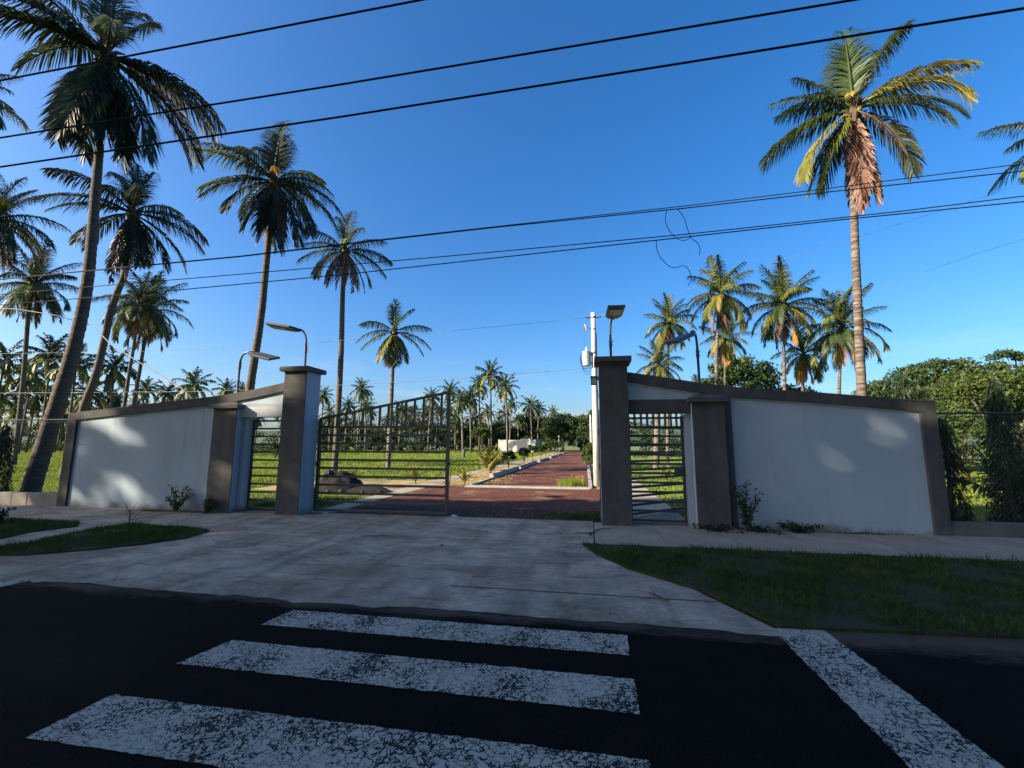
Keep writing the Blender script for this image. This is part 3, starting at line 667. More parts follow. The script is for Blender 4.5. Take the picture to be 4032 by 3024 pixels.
solar_lamp('black solar street lamp over the right wall, its panel tilted down to the left', [(2.36, 9.9, 0), (2.34, 9.9, 3.66)], arc((2.34, 9.9, 3.64), (2.2, 9.78, 4.02), .16), (2.22, 9.79, 3.99), (-.62, -.50, -.34), .1, .72, .34)

# utility pole
t = thing('utility_pole', 'whitewashed concrete utility pole behind the right tall pillar', 'utility pole', (.22, 17.35, 0))
mb = MB(); mb.tube([(0, 0, -.1), (0, 0, 2.4), (0, 0, 5), (0, 0, 6.85)], [.135, .125, .105, .09], 12); mb.build('shaft', M['white_pole'], t, smooth=True)
mb = MB(); mb.tube([(0, 0, 6.62), (0, 0, 6.69)], .105, 12); mb.tube([(0, 0, 5.18), (0, 0, 5.24)], .115, 12); mb.tube([(0, 0, 6.15), (0, 0, 6.19)], .105, 12); mb.build('band_clamp', M['steel'], t)
for sx in (-1, 1):
    mb = MB(); mb.tube([(sx * .1, 0, 6.65), (sx * .16, 0, 6.66), (sx * .21, 0, 6.66), (sx * .26, 0, 6.67), (sx * .33, 0, 6.68)], [.015, .04, .025, .04, .012], 8); mb.build('insulator', M['insulator'], t)
mb = MB(); mb.box(.085, -.03, 4.1, .12, .03, 6.0); mb.build('cable_conduit', M['insulator'], t)
t = thing('transformer', 'grey drum transformer mounted on the left side of the utility pole', 'transformer', (-.075, 17.3, 4.68))
mb = MB(); mb.lathe([(.155, 0), (.165, .02), (.165, .53), (.18, .54), (.18, .57), (.15, .59)], n=18); mb.build('tank', M['trafo'], t, smooth=False)
mb = MB(); mb.lathe([(.03, .58), (.045, .62), (.03, .65), (.04, .68), (.025, .72), (.012, .78)], n=8); mb.build('bushing', M['porcelain'], t)
mb = MB(); mb.box(.15, -.03, .08, .24, .03, .13); mb.box(.15, -.03, .42, .24, .03, .47); mb.build('bracket', M['steel'], t)
mb = MB()
for k, dz in enumerate((.0, -.09, -.2)):
    mb.tube([(-.17, -.06, .5), (-.25, -.06, .42), (-.24 + .03 * k, -.06, .1), (-.16 + .03 * k, -.05, dz - .08), (.02, -.03, dz - .13), (.24, 0, dz - .12)], .009, 5)
mb.build('lead_cable', M['wire'], t)
t = thing('fuse_cutout', 'porcelain fuse cutout on a bracket near the top of the utility pole', 'fuse', (-.06, 17.3, 6.12))
mb = MB(); mb.tube([(-.05, 0, .24), (0, 0, 0)], [.03, .03], 8); 
for k in range(4): q = k / 4; mb.tube([(-.05 + .05 * q, 0, .22 - .22 * q), (-.045 + .05 * q, 0, .20 - .22 * q)], .05, 8)
mb.build('insulator', M['porcelain'], t)
mb = MB(); mb.tube([(-.10, -.03, .2), (-.05, -.03, -.04)], .018, 6); mb.build('fuse_tube', M['insulator'], t)
mb = MB(); mb.tube([(-.02, 0, .12), (.2, .02, .08)], .014, 6); mb.build('bracket', M['steel'], t)
mb = MB(); mb.tube([(-.03, 0, -.05), (-.09, 0, -.25), (-.10, 0, -.45), (-.03, 0, -.62)], .005, 4); mb.build('jumper_wire', M['wire'], t)
t = thing('wall_lamp', 'small black lantern fixed to the inner side of the right tall pillar', 'lamp', (.10, 9.42, 2.86))
mb = MB(); mb.prism([(-.05, -.05, .02), (.05, -.05, .02), (.05, .05, .02), (-.05, .05, .02)], (0, 0, .13)); mb.build('glass', M['lamp_led'], t)
mb = MB(); mb.box(-.07, -.07, .155, .07, .07, .185); mb.box(-.055, -.055, .0, .055, .055, .018)
for sx in (-1, 1):
    for sy in (-1, 1): mb.box(sx * .055 - .007, sy * .055 - .007, .018, sx * .055 + .007, sy * .055 + .007, .155)
mb.box(.07, -.02, .10, .098, .02, .18); mb.build('frame', M['lamp'], t)
mb = MB(); mb.tube([(.06, 0, 0), (.075, 0, -.12), (.088, .01, -.28)], .007, 5); mb.build('cable', M['wire'], t)

t = thing('concrete_post', 'distant white concrete pole beside the red road, just left of the utility pole', 'pole', (.1, 62, 0))
mb = MB(); mb.tube([(0, 0, 0), (0, 0, 5.7)], [.16, .12], 10); mb.build('shaft', M['white_pole'], t)
t = thing('concrete_post', 'thin distant white post left of the far end of the red road', 'pole', (-6.15, 88, 0))
mb = MB(); mb.tube([(0, 0, 0), (0, 0, 3.35)], .07, 8); mb.build('shaft', M['white_pole'], t)

def wire(label, pts, r, m='wire', group=None, x_ext=None):
    """cable through (x, y, z) points, lengthened at both ends"""
    P = [Vector(p) for p in pts]
    if x_ext:
        a, b = x_ext
        s = (P[1] - P[0]); P.insert(0, P[0] + s * ((a - P[0].x) / s.x))
        s = (P[-1] - P[-2]); P.append(P[-1] + s * ((b - P[-1].x) / s.x))
    mb = MB(); mb.tube(P, r, 6)
    o = mb.build('power_line', M[m], smooth=True); tag(o, label, 'cable', group); return o
Y1 = 4.5
gp = 'overhead lines along the road'
wire('topmost thick black overhead line, crossing the left palm and leaving at the top edge', [(-8.72, Y1, 7.06), (-2.0, Y1, 7.12)], .0135, 'wire', gp, (-40, 30))
wire('second thick black overhead line from the top, leaving the frame above the tall right palm', [(-8.52, Y1, 6.08), (-3, Y1, 6.1), (2.77, Y1, 6.17)], .0135, 'wire', gp, (-40, 30))
wire('third thick black overhead line from the top, crossing the crown of the tall right palm', [(-8.42, Y1, 5.60), (-2.98, Y1, 5.645), (1.08, Y1, 5.72), (4.22, Y1, 5.79)], .0135, 'wire', gp, (-40, 30))
Y2 = 7.5
wire('fourth overhead line down, upper strand of the crossing pair', [(-11.53, Y2, 5.40), (-7.06, Y2, 5.455), (-4.03, Y2, 5.555), (-1.66, Y2, 5.62), (1.67, Y2, 5.70), (3.47, Y2, 5.77), (6.68, Y2, 5.91)], .0075, 'wire', gp, (-40, 30))
wire('fourth overhead line down, lower strand of the crossing pair', [(-11.53, Y2, 5.385), (-7.05, Y2, 5.44), (-4.03, Y2, 5.535), (-1.66, Y2, 5.605), (1.67, Y2, 5.66), (4.07, Y2, 5.73), (6.66, Y2, 5.79)], .0095, 'wire', gp, (-40, 30))
wire('second lowest black overhead line, with loose wire ends beside it', [(-13.35, Y2, 5.0), (-6.69, Y2, 5.06), (-2.57, Y2, 5.11), (1.64, Y2, 5.18), (4.91, Y2, 5.29), (6.61, Y2, 5.38)], .0085, 'wire', gp, (-40, 30))
wire('lowest black overhead line, with a loose wire curling below it', [(-13.3, Y2, 4.74), (-8.9, Y2, 4.8), (-4.75, Y2, 4.89), (-1.27, Y2, 5.02), (1.64, Y2, 5.13), (4.03, Y2, 5.225), (6.59, Y2, 5.29)], .0095, 'wire', gp, (-40, 30))
def smooth_path(pts, n=4):
    P = [Vector(p) for p in pts]; out = []
    for i in range(len(P) - 1):
        p0, p1, p2, p3 = P[max(i - 1, 0)], P[i], P[i + 1], P[min(i + 2, len(P) - 1)]
        for k in range(n):
            s = k / n
            out.append(.5 * ((2 * p1) + (p2 - p0) * s + (2 * p0 - 5 * p1 + 4 * p2 - p3) * s * s + (3 * p1 - p0 - 3 * p2 + p3) * s ** 3))
    return out + [P[-1]]
gl = 'loose wire ends hanging from the overhead lines'
for lab, pts in (('loose wire hanging down from the crossing pair and hooking to the right', [(1.40, 5.655), (1.37, 5.47), (1.42, 5.3), (1.53, 5.15), (1.66, 5.09), (1.78, 5.14)]),
                 ('loose wire end hanging in a long bend on the right of its neighbour', [(1.57, 5.67), (1.68, 5.49), (1.72, 5.31), (1.79, 5.12), (1.88, 5.03), (1.92, 4.92), (1.9, 4.81)]),
                 ('loose wire curling in an S below the lowest line', [(1.2, 5.11), (1.21, 4.93), (1.27, 4.79), (1.39, 4.65), (1.5, 4.61), (1.64, 4.64), (1.72, 4.56), (1.76, 4.41), (1.7, 4.29)])):
    mb = MB(); mb.tube(smooth_path([(a, Y2 + .01 * k, b) for k, (a, b) in enumerate(pts)]), .006, 5)
    tag(mb.build('loose_wire', M['wire'], smooth=True), lab, 'cable', gl)
wire('thin grey line from the top of the utility pole to the left', [(.02, 17.3, 6.67), (-.71, 17.3, 6.6), (-5.98, 17.3, 6.34), (-13.27, 17.3, 6.03), (-21.65, 17.3, 6.0), (-32, 17.3, 6.25)], .006, 'wire_grey')
wire('thin pale line from the transformer leftwards, bright above the left wall', [(.1, 17.3, 4.62), (-.27, 17.3, 4.58), (-5.53, 17.3, 4.28), (-11.6, 17.3, 4.11), (-17.09, 17.3, 3.98), (-32, 17.3, 4.15)], .008, 'wire_grey')
wire('thin grey line rising from the top of the utility pole to the right', [(.4, 17.3, 6.68), (2.06, 17.3, 7.12), (6.5, 17.3, 8.3), (13, 17.3, 10.1), (22, 17.3, 12.8)], .005, 'wire_grey')
wire('thin grey line rising from the utility pole behind the right lamp', [(.3, 17.3, 4.66), (1.59, 17.3, 4.92), (2.99, 17.3, 5.2), (5.84, 17.3, 5.79), (8.45, 17.3, 6.59), (13.55, 17.3, 8.3), (19, 17.3, 9.9)], .005, 'wire_grey')
wire('guy wire from the leaning palm trunk down behind the left wall', [(-14.9, 10.6, 5.12), (-13.9, 10.4, 4.48), (-12.27, 10.2, 3.72), (-10.97, 10.1, 3.09), (-9.6, 9.58, 2.40)], .014, 'steel')
wire('wire running from the left edge to the leaning palm trunk', [(-20, 10.6, 6.05), (-18.05, 10.6, 5.86), (-16.55, 10.6, 5.6), (-15.25, 10.7, 5.25)], .012, 'steel')

# ================================================================== BLOCK BUILDING
t = thing('block_building', 'roofless pale block building beside the red road in the distance', 'building', (-19.75, 94.0, 0), None, radians(-8))
Lb = 8.35
def bbox(name, a, m='blockwork', **k): mb = MB(); mb.box(*a); return mb.build(name, M[m], t, **k)
bbox('front_wall', (.22, 0, 0, Lb - .2, .18, 2.55)); bbox('upper_course', (5.0, .004, 2.551, 7.2, .176, 2.80)); 
bbox('side_wall', (Lb - .18, .2, 0, Lb, 5.6, 2.62)); bbox('side_wall', (0, .2, 0, .18, 5.6, 2.5)); bbox('back_wall', (.2, 5.42, 0, Lb - .2, 5.6, 2.5))
for xx, yy in ((0, 0), (Lb - .2, 0), (Lb - .2, 5.6), (0, 5.6), (3.6, -.015)):
    bbox('column', (xx, yy - .01, 0 if xx != 3.6 else .9, xx + .2, yy + .19, 2.66), 'kerb')
bbox('door_leaf', (Lb + .01, .9, 0, Lb + .05, 1.7, 1.6), 'insulator')

# ================================================================== COCONUT PALMS
FROND = {}
def frond_mesh(e0, e1, matk, var=0, nl=72, wid=1.0):
    """one frond of unit length leaving the origin along +x at elevation e0 (degrees) and ending at e1"""
    key = (round(e0 / 8) * 8, round(e1 / 8) * 8, matk, var, nl)
    if key in FROND: return FROND[key]
    e0, e1 = key[0], key[1]
    r = random.Random(hash((key[0], key[1], var, nl)) & 0xffff)
    dead = matk in ('dead', 'deadgrey')
    n = 18
    P, T = [Vector((0, 0, 0))], []
    side = r.uniform(-.25, .25)
    for k in range(n):
        t = k / (n - 1)
        e = radians(e0 + (e1 - e0) * t ** 1.15)
        d = Vector((cos(e), side * t * t * .8, sin(e))).normalized()
        T.append(d); P.append(P[-1] + d / n)
    T.append(T[-1])
    V, F = [], []
    # rachis: three sided tapering stalk
    for k in range(n + 1):
        t = k / n; w = .013 * (1 - t) ** .8 + .0022
        tt = T[min(k, n)]; S = tt.cross(Vector((0, 0, 1)))
        S = S.normalized() if S.length > .05 else Vector((0, 1, 0))
        U = S.cross(tt)
        for q in (S * w * 1.5 + U * w * .5, -S * w * 1.5 + U * w * .5, -U * w): V.append(P[k] + q)
    for k in range(n):
        for j in range(3):
            a, b = k * 3 + j, k * 3 + (j + 1) % 3
            F += [(a, b, b + 3), (a, b + 3, a + 3)]
    tw = r.uniform(-.5, .5)
    for i in range(nl):
        t = .13 + .87 * (i + .5) / nl
        x = t * n; k = min(int(x), n - 1); fr = x - k
        p = P[k].lerp(P[k + 1], fr); tt = T[k].lerp(T[min(k + 1, n)], fr).normalized()
        S = tt.cross(Vector((0, 0, 1)))
        S = S.normalized() if S.length > .05 else Vector((0, 1, 0))
        U = S.cross(tt)
        ca, sa = cos(tw * t), sin(tw * t); S, U = S * ca + U * sa, U * ca - S * sa
        prof = min(1, (t - .06) / .22) ** .7 * (1 - max(0, (t - .62) / .38) ** 1.6 * .62)
        for sg in (-1, 1):
            if r.random() < (.10 if not dead else .3): continue
            L = (.29 if nl > 30 else .27) * prof * r.uniform(.8, 1.12) * (.55 if dead else 1)
            f = radians(28 + 38 * t + r.uniform(-7, 7))
            d0 = (S * sg * cos(f) + tt * sin(f) + U * r.uniform(.08, .3)).normalized()
            hz = math.hypot(tt.x, tt.y); g = r.uniform(.7, 1.35) * (1.4 if dead else 1.0) * (.22 + .95 * hz)
            d1 = (d0 + Vector((0, 0, -g))).normalized(); d2 = (d0 + Vector((0, 0, -g * 2.0))).normalized()
            w = (.0074 if nl > 30 else .026) * wid * r.uniform(.85, 1.15)
            q0 = p; q1 = q0 + d0 * L * .3; q2 = q1 + d1 * L * .38; q3 = q2 + d2 * L * .36
            wd = (tt - d0 * tt.dot(d0)).normalized(); wd = (wd + U * .35 * r.uniform(-1, 1)).normalized()
            b = len(V)
            V += [q0 + wd * w * .5, q0 - wd * w * .5, q1 + wd * w, q1 - wd * w, q2 + wd * w * .8, q2 - wd * w * .8, q3]
            F += [(b, b + 1, b + 3), (b, b + 3, b + 2), (b + 2, b + 3, b + 5), (b + 2, b + 5, b + 4), (b + 4, b + 5, b + 6)]
    me = fast_mesh('frond', V, F, M['f_' + matk])
    FROND[key] = me
    return me

def trunk_mesh(path, m, rings=True):
    """tapering ringed palm trunk along path points (x, y, z, r), local to its base"""
    pts = smooth_path([Vector(p[:3]) for p in path], 6); n0 = len(path) - 1
    rad = []
    for i in range(len(pts)):
        s = i / 6; k = min(int(s), n0 - 1); f = s - k
        rad.append(path[k][3] * (1 - f) + path[k + 1][3] * f)
    # resample for leaf-scar rings
    if rings:
        L = [0]
        for a, b in zip(pts, pts[1:]): L.append(L[-1] + (b - a).length)
        tot = L[-1]; nst = int(tot / .11)
        P2, R2 = [], []
        for i in range(nst + 1):
            d = tot * i / nst
            k = min(np.searchsorted(L, d, 'right') - 1, len(pts) - 2); f = (d - L[k]) / max(L[k + 1] - L[k], 1e-6)
            P2.append(pts[k].lerp(pts[k + 1], f)); R2.append((rad[k] * (1 - f) + rad[k + 1] * f) * ((1.0, .93)[i % 2] + random.uniform(-.03, .03)))
        pts, rad = P2, R2
    mb = MB(); mb.tube(pts, rad, 10 if rings else 6)
    return mb.mesh('trunk', m, smooth=not rings or True)

def palm(label, path, L, style, group='coconut palms of the plantation'):
    bx, by, _, _ = path[-1]
    t = thing('coconut_palm', label, 'palm tree', (bx, by, 0), group)
    loc = [(p[0] - bx, p[1] - by, p[2], p[3]) for p in path]
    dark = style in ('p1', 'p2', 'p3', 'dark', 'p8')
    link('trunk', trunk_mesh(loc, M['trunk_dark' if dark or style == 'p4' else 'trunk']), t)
    top = Vector(loc[0][:3]); R0 = random.Random(sum(ord(c) * (i + 3) for i, c in enumerate(label)))
    lean = (Vector(loc[0][:3]) - Vector(loc[1][:3])).normalized()
    mb = MB()
    for k in range(11):       # old leaf bases round the crown
        a = k * 2.4; h = .04 * L * (k % 4) - .10 * L
        p = top + Vector((cos(a), sin(a), 0)) * loc[0][3] * .7 + Vector((0, 0, h))
        mb.tube([p, p + Vector((cos(a) * .05, sin(a) * .05, .06)) * L, p + Vector((cos(a) * .10, sin(a) * .10, .075)) * L], [.020 * L, .016 * L, .006 * L], 5)
    mb.tube([top - lean * .16 * L, top - lean * .05 * L, top + lean * .06 * L, top + lean * .14 * L], [loc[0][3], loc[0][3] * 1.35, loc[0][3] * 1.1, .02 * L], 8)
    mb.build('crown_heart', M['fibre'], t)
    def fr(az, e0, e1, ln, mk, base=0.0):
        me = frond_mesh(e0, e1, mk, R0.randrange(2))
        o = link('frond', me, t, top + lean * base * L, (0, 0, radians(az)), L * ln)
        if mk in ('dead', 'deadgrey'): o['label'] = 'dead brown frond hanging along the trunk'
        if mk == 'orange': o['label'] = 'withered orange frond'
        return o
    turn = -math.degrees(math.atan2(bx, by))      # azimuths in the lists are seen from the road
    SPEC = SPECS.get(style)
    if isinstance(SPEC, list):
        for s in SPEC: fr(s[0] + turn, *s[1:])
        nc = 5
    else:
        n, ndead, mats, dm, nc = SPEC
        off = R0.uniform(0, 360)
        for k in range(n):
            u = (k + .5) / n
            az = off + k * 137.5
            e0 = 84 - 128 * u ** 1.05 + R0.uniform(-9, 9)
            e1 = e0 - (22 + 62 * min(1, u * 1.7)) + R0.uniform(-12, 12)
            e1 = max(e1, -88)
            mk = ('green' if mats[0] == 'olive' and k % 2 else mats[0]) if u < .35 else R0.choice(mats)
            if u > .62 and len(mats) > 2: mk = R0.choice(mats[1:])
            fr(az, e0, e1, R0.uniform(.85, 1.05) * (1.05 if u < .2 else 1), mk, .05 * (1 - u))
        for k in range(ndead):
            fr(off + k * 360 / max(ndead, 1) + R0.uniform(-25, 25), -66 + R0.uniform(-8, 8), -88, R0.uniform(.7, .95), R0.choice(dm), -.05)
    for k in range(nc):
        a = k * 2.2 + .5
        mb = MB(); rr = .028 * L
        mb.lathe([(rr * .25, -rr), (rr * .8, -rr * .6), (rr, 0), (rr * .75, rr * .65), (rr * .2, rr)], n=7)
        mb.build('coconut', M['coconut'], t, smooth=True, loc=top + Vector((cos(a) * .075 * L, sin(a) * .075 * L, (-.05 - .03 * (k % 2)) * L)))
    return t

G, Y_, D, K, O_ = 'green', 'yellow', 'dead', 'dark', 'olive'
SPECS = {
 # azimuth (0 = right, 180 = left, 270 = towards the road), start and end elevation, length, leaf
 'r1': [(70, 80, 60, 1.05, G), (110, 78, 58, 1.0, G), (120, 68, 30, .95, G), (80, 88, 72, 1.12, G), (95, 82, 70, 1.0, G), (20, 72, 40, 1.0, O_), (60, 70, 45, .95, G), (150, 66, 46, 1.0, K), (165, 58, 5, .82, G), (195, 44, -8, .85, G), (170, 40, 8, .8, G),
        (5, 36, -22, .98, Y_), (-12, 14, -72, 1.02, Y_), (20, 8, -62, .95, O_), (178, 18, -58, .98, O_), (192, 2, -44, 1.0, G), (205, -32, -76, .98, Y_), (222, -58, -84, 1.0, O_), (150, -35, -80, .9, G),
        (-28, -16, -66, 1.05, K), (-48, -44, -84, 1.02, 'deadgrey'), (30, -30, -78, .95, K), (262, 62, -70, .34, Y_), (90, 20, -60, .9, G), (120, -20, -75, .9, K),
        (225, -80, -88, 1.0, D), (240, -82, -89, 1.12, D), (252, -79, -88, 1.16, D), (266, -83, -89, 1.2, D), (278, -80, -88, 1.2, D), (292, -82, -89, 1.16, D), (306, -80, -88, 1.08, D), (260, -76, -88, .9, 'deadgrey'), (322, -78, -88, 1.0, 'deadgrey'), (272, -77, -88, .8, D), (200, -82, -88, 1.0, 'deadgrey'), (60, -74, -88, 1.0, D), (110, -74, -88, 1.0, D)],
 'p1': [(110, 84, 60, 1.0, K), (60, 80, 52, .95, K), (176, 16, -44, .98, K), (-2, 8, -58, .95, K), (90, 86, 68, .95, K), (145, 72, 35, .9, K), (170, 52, 10, .9, K), (40, 74, 50, .9, K), (188, 26, -30, .92, K), (180, 8, -48, .98, K), (205, 14, -50, .8, K), (20, 42, -55, .75, O_), (0, 24, -48, .98, K),
        (-20, 10, -60, .95, K), (-5, -18, -70, 1.02, K), (-28, -32, -74, 1.08, K), (-50, -50, -80, 1.1, K), (225, -62, -88, .95, K), (244, -68, -88, .9, K), (262, -66, -88, .80, O_), (290, -68, -88, .9, K),
        (312, -64, -86, 1.0, K), (215, -70, -88, .95, K), (200, -74, -88, .85, 'deadgrey'), (255, -72, -88, .82, K), (330, -66, -86, .95, K), (160, -60, -86, .9, K), (100, -40, -80, .9, K), (60, -55, -84, .9, K), (270, 30, -70, .75, O_), (130, 30, -55, .85, K), (285, -70, -88, .9, 'deadgrey')],
 'p2': [(80, 82, 60, 1.0, K), (120, 74, 34, 1.0, K), (100, 84, 66, 1.0, K), (60, 78, 56, .95, K), (165, 44, -10, 1.1, K), (180, 12, -40, 1.05, K), (188, -4, -52, .95, K), (205, -28, -72, 1.0, K), (30, 58, -5, .85, K), (5, 28, -50, 1.05, K), (-6, 6, -56, 1.02, K), (-14, -22, -72, 1.05, K),
        (-30, -42, -82, 1.0, K), (120, 64, 10, .9, K), (275, 60, -30, .7, K), (300, -58, -86, .95, K), (280, -64, -88, .95, K), (240, -66, -88, .95, 'deadgrey'), (225, -70, -88, 1.02, D), (255, -74, -88, 1.1, 'deadgrey'), (215, -74, -88, 1.2, 'deadgrey'), (90, -50, -85, .9, K), (60, -20, -70, .9, K), (130, -5, -60, .95, K)],
 'p3': [(100, 84, 66, 1.05, K), (72, 80, 56, 1.0, K), (120, 74, 34, 1.0, K), (85, 86, 72, 1.15, K), (60, 82, 64, 1.05, K), (140, 66, 16, 1.05, K), (165, 46, 4, 1.1, K), (178, 30, -22, 1.1, O_), (20, 54, -10, .9, O_), (5, 40, -36, .9, K), (15, 30, -62, .75, O_), (-4, 12, -54, 1.1, K), (-12, -6, -62, 1.12, K),
        (185, -6, -50, 1.0, O_), (196, -14, -58, 1.05, K), (210, -34, -74, 1.05, K), (228, -54, -84, 1.05, K), (-30, -30, -76, 1.1, K), (-45, -52, -84, 1.15, K), (270, 66, -86, .45, 'orange'), (250, -66, -88, 1.1, K), (270, -70, -88, 1.15, K), (288, -70, -88, 1.15, K), (305, -64, -86, 1.15, 'deadgrey'), (320, -58, -84, 1.15, D), (95, -30, -78, .95, K), (120, 10, -60, .95, K), (45, 20, -60, .95, K), (240, -60, -86, 1.0, 'deadgrey')],
 'p4': [(80, 86, 68, 1.05, K), (120, 76, 50, 1.0, K), (40, 74, 40, .9, O_), (160, 50, 4, 1.0, K), (10, 44, 4, .98, O_), (0, 20, -30, 1.0, K), (175, 22, -36, .95, K), (-10, -6, -56, 1.0, K), (190, -6, -52, .98, O_), (205, -32, -76, 1.0, 'olive'), (-30, -30, -78, 1.0, K),
        (225, -52, -84, 1.0, D), (250, -62, -88, 1.0, D), (280, -64, -88, .9, D), (310, -56, -86, 1.05, D), (335, -46, -84, 1.05, D), (270, 50, -70, .6, O_), (90, 10, -60, .9, K), (120, -30, -80, .9, K), (60, -30, -80, .9, K), (150, -10, -60, .9, K)],
 'p5': [(80, 86, 70, .95, G), (110, 76, 46, .95, G), (30, 72, 30, .95, G), (160, 38, -16, 1.02, G), (5, 30, -20, 1.02, G), (178, 8, -44, 1.02, G), (190, -12, -56, 1.0, O_), (-4, 4, -46, 1.05, G), (-14, -20, -66, 1.0, G), (-40, -48, -84, .98, G), (220, -50, -84, 1.0, Y_), (240, -62, -88, 1.0, Y_), (270, -64, -88, 1.0, O_), (300, -60, -88, 1.0, K), (255, -66, -88, 1.05, 'deadgrey'), (285, -66, -88, 1.05, D), (90, 0, -60, .9, G), (60, -30, -80, .9, G), (130, -30, -80, .9, G), (270, 40, -60, .6, O_)],
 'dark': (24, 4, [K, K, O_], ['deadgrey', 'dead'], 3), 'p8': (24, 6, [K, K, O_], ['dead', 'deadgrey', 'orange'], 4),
 'right': (25, 6, [O_, G, O_, Y_, O_], ['dead', 'dead', 'yellow', 'orange', 'dead'], 6), 'rightlow': (23, 6, [O_, G, O_, Y_], ['dead', 'orange', 'yellow'], 6),
}
NEAR_LABELS = {
 'big left': 'thick palm leaning right from behind the left fence, crown cut by the top edge',
 'offleft': 'palm outside the left edge, only frond tips reaching in below the top wires',
 'p2': 'leaning dark palm just right of the thick leaning palm, with dead fronds along its trunk',
 'p3': 'tall dark palm rising behind the two left lamps, an orange withered frond at its heart',
 'p4': 'palm rising behind the right side of the left tall pillar, with a brown hanging skirt',
 'p5': 'medium palm standing alone in the grass behind the middle of the closed gate leaf',
 'p6': 'dark palm at the left edge, half its crown inside, below the third wire',
 'p7': 'dark palm crossing the thick leaning trunk low down, left of it, below the lowest wires',
 'p8a': 'lower palm of the crossing pair behind the left wall, the more upright left trunk',
 'p8b': 'lower palm of the crossing pair behind the left wall, orange dead fronds on its right',
 'R1': 'tallest sunlit palm behind the right wall with a reddish brown skirt of dead fronds',
 'R2': 'palm standing outside the right edge, its drooping fronds reaching into the frame',
 'R3': 'left one of the three taller sunlit palms behind the right wall',
 'R4': 'slim palm directly behind the tilted right wall lamp',
 'R5': 'low palm with coconuts peeping over the wall next to the right tall pillar',
 'R6': 'small palm partly hidden behind the sunlit palm right of the wall lamp',
 'R7': 'middle one of the three taller sunlit palms behind the right wall',
 'R8': 'short yellowing palm with orange fronds just above the right wall coping',
 'R9': 'sunlit palm half behind the ringed trunk of the tallest right palm'}
for n, st, L, path in NEAR:
    palm(NEAR_LABELS[n], path, L, st, 'coconut palms of the plantation')

# distant palms: joined crowns, shared between them
def crown_mesh(seed, mats):
    r = random.Random(seed); V, F, MI = [], [], []
    for k in range(22):
        u = (k + .5) / 22
        e0 = 84 - 130 * u + r.uniform(-8, 8); e1 = max(e0 - (25 + 60 * min(1, u * 1.8)), -88)
        me = frond_mesh(e0, e1, 'green', r.randrange(2), 20)
        a = radians(k * 137.5 + seed * 40); c, s = cos(a), sin(a); sc = r.uniform(.85, 1.05)
        co = np.empty(len(me.vertices) * 3, np.float32); me.vertices.foreach_get('co', co); co = co.reshape(-1, 3) * sc
        tri = np.empty(len(me.polygons) * 3, np.int32); me.loops.foreach_get('vertex_index', tri)
        b = sum(len(v) for v in V)
        V.append(np.stack([co[:, 0] * c - co[:, 1] * s, co[:, 0] * s + co[:, 1] * c, co[:, 2]], 1)); F.append(tri.reshape(-1, 3) + b)
        MI.append(np.full(len(me.polygons), 0 if u < .6 else r.choice((0, 1, 1)) if u < .85 else r.choice((1, 2))))
    return fast_mesh('crown', np.concatenate(V), np.concatenate(F), [M['f_' + k] for k in mats], np.concatenate(MI))
CROWNS_D = [crown_mesh(i, (K, O_, 'deadgrey')) for i in range(4)]
CROWNS_G = [crown_mesh(10 + i, (G, O_, Y_)) for i in range(5)]
FAR_LABELS = {
 'L2': 'distant dark palm at the left edge below the palm cut by the frame',
 'L1': 'distant dark palm between the slim leaning trunk and the thick leaning trunk',
 'L3': 'distant dark palm showing between the two leaning trunks, just right of the thick one',
 'L4': 'distant palm right of the second leaning trunk, left of the crossing pair',
 'L5': 'small distant palm just above the left coping, right of the crossing pair of trunks',
 'L6': 'small distant palm above the left coping, second right of the crossing pair',
 'L7': 'distant palm above the left coping where the guy wire meets the wall',
 'L8': 'distant palm with golden fronds left of the thick leaning trunk',
 'L9': 'dim distant palm low between the two leaning trunks',
 'L10': 'tiny distant palm above the coping, left of the crossing pair of trunks',
 'L11': 'dim distant palm low behind the slim dark trunk at left',
 'L12': 'dim distant palm low at the left edge above the fence rail',
 'L13': 'dim distant palm low behind the thick leaning trunk',
 'L16': 'lowest dim palm near the left edge, just above the fence rail',
 'L17': 'lowest dim palm seen through the fence beside the thick trunk',
 'L18': 'lowest dim palm just above the left end of the coping',
 'L14': 'small distant palm left of the leftmost lamp post',
 'L15': 'tiny distant palm just right of the leftmost lamp post',
 'C5': 'distant palm touching the right side of the left tall pillar',
 'C4': 'low distant palm next to the left tall pillar, behind the gate',
 'C3': 'low distant palm just right of the trunk beside the left tall pillar',
 'C1': 'distant taller palm above the left part of the gate leaf',
 'C2': 'distant palm close on the right of the taller one above the gate leaf',
 'C6': 'distant palm right of the lone palm trunk behind the gate leaf',
 'C7': 'distant palm rising over the right third of the gate leaf',
 'C9': 'low distant palm behind the tallest balusters of the gate leaf',
 'CF': 'distant palm right at the free end of the gate leaf',
 'CJ': 'low dim distant palm just outside the free end of the gate leaf',
 'CE': 'nearer small palm with a forked looking trunk right of the gate leaf',
 'CD': 'distant palm with yellow lower fronds right of the gate leaf',
 'CC': 'distant palm tucked behind the left side of the tallest central palm',
 'CA': 'tallest of the distant palms in the gateway opening',
 'CG': 'low distant palm in front of the small cloud, under the tallest central palm',
 'CK': 'lowest palm crown in the tree line below the tallest central palm',
 'CB': 'distant palm whose trunk stands in front of the pale block building',
 'CB2': 'small palm crown directly below the one standing before the block building',
 'CL': 'tiny palm crown above the block building',
 'CH': 'left one of the palm pair above the right end of the block building',
 'CH2': 'right one of the palm pair above the right end of the block building',
 'CI': 'tiny palm top rising from the dark trees left of the utility pole',
 'R10': 'tiny far palm top beside the tilted right wall lamp'}
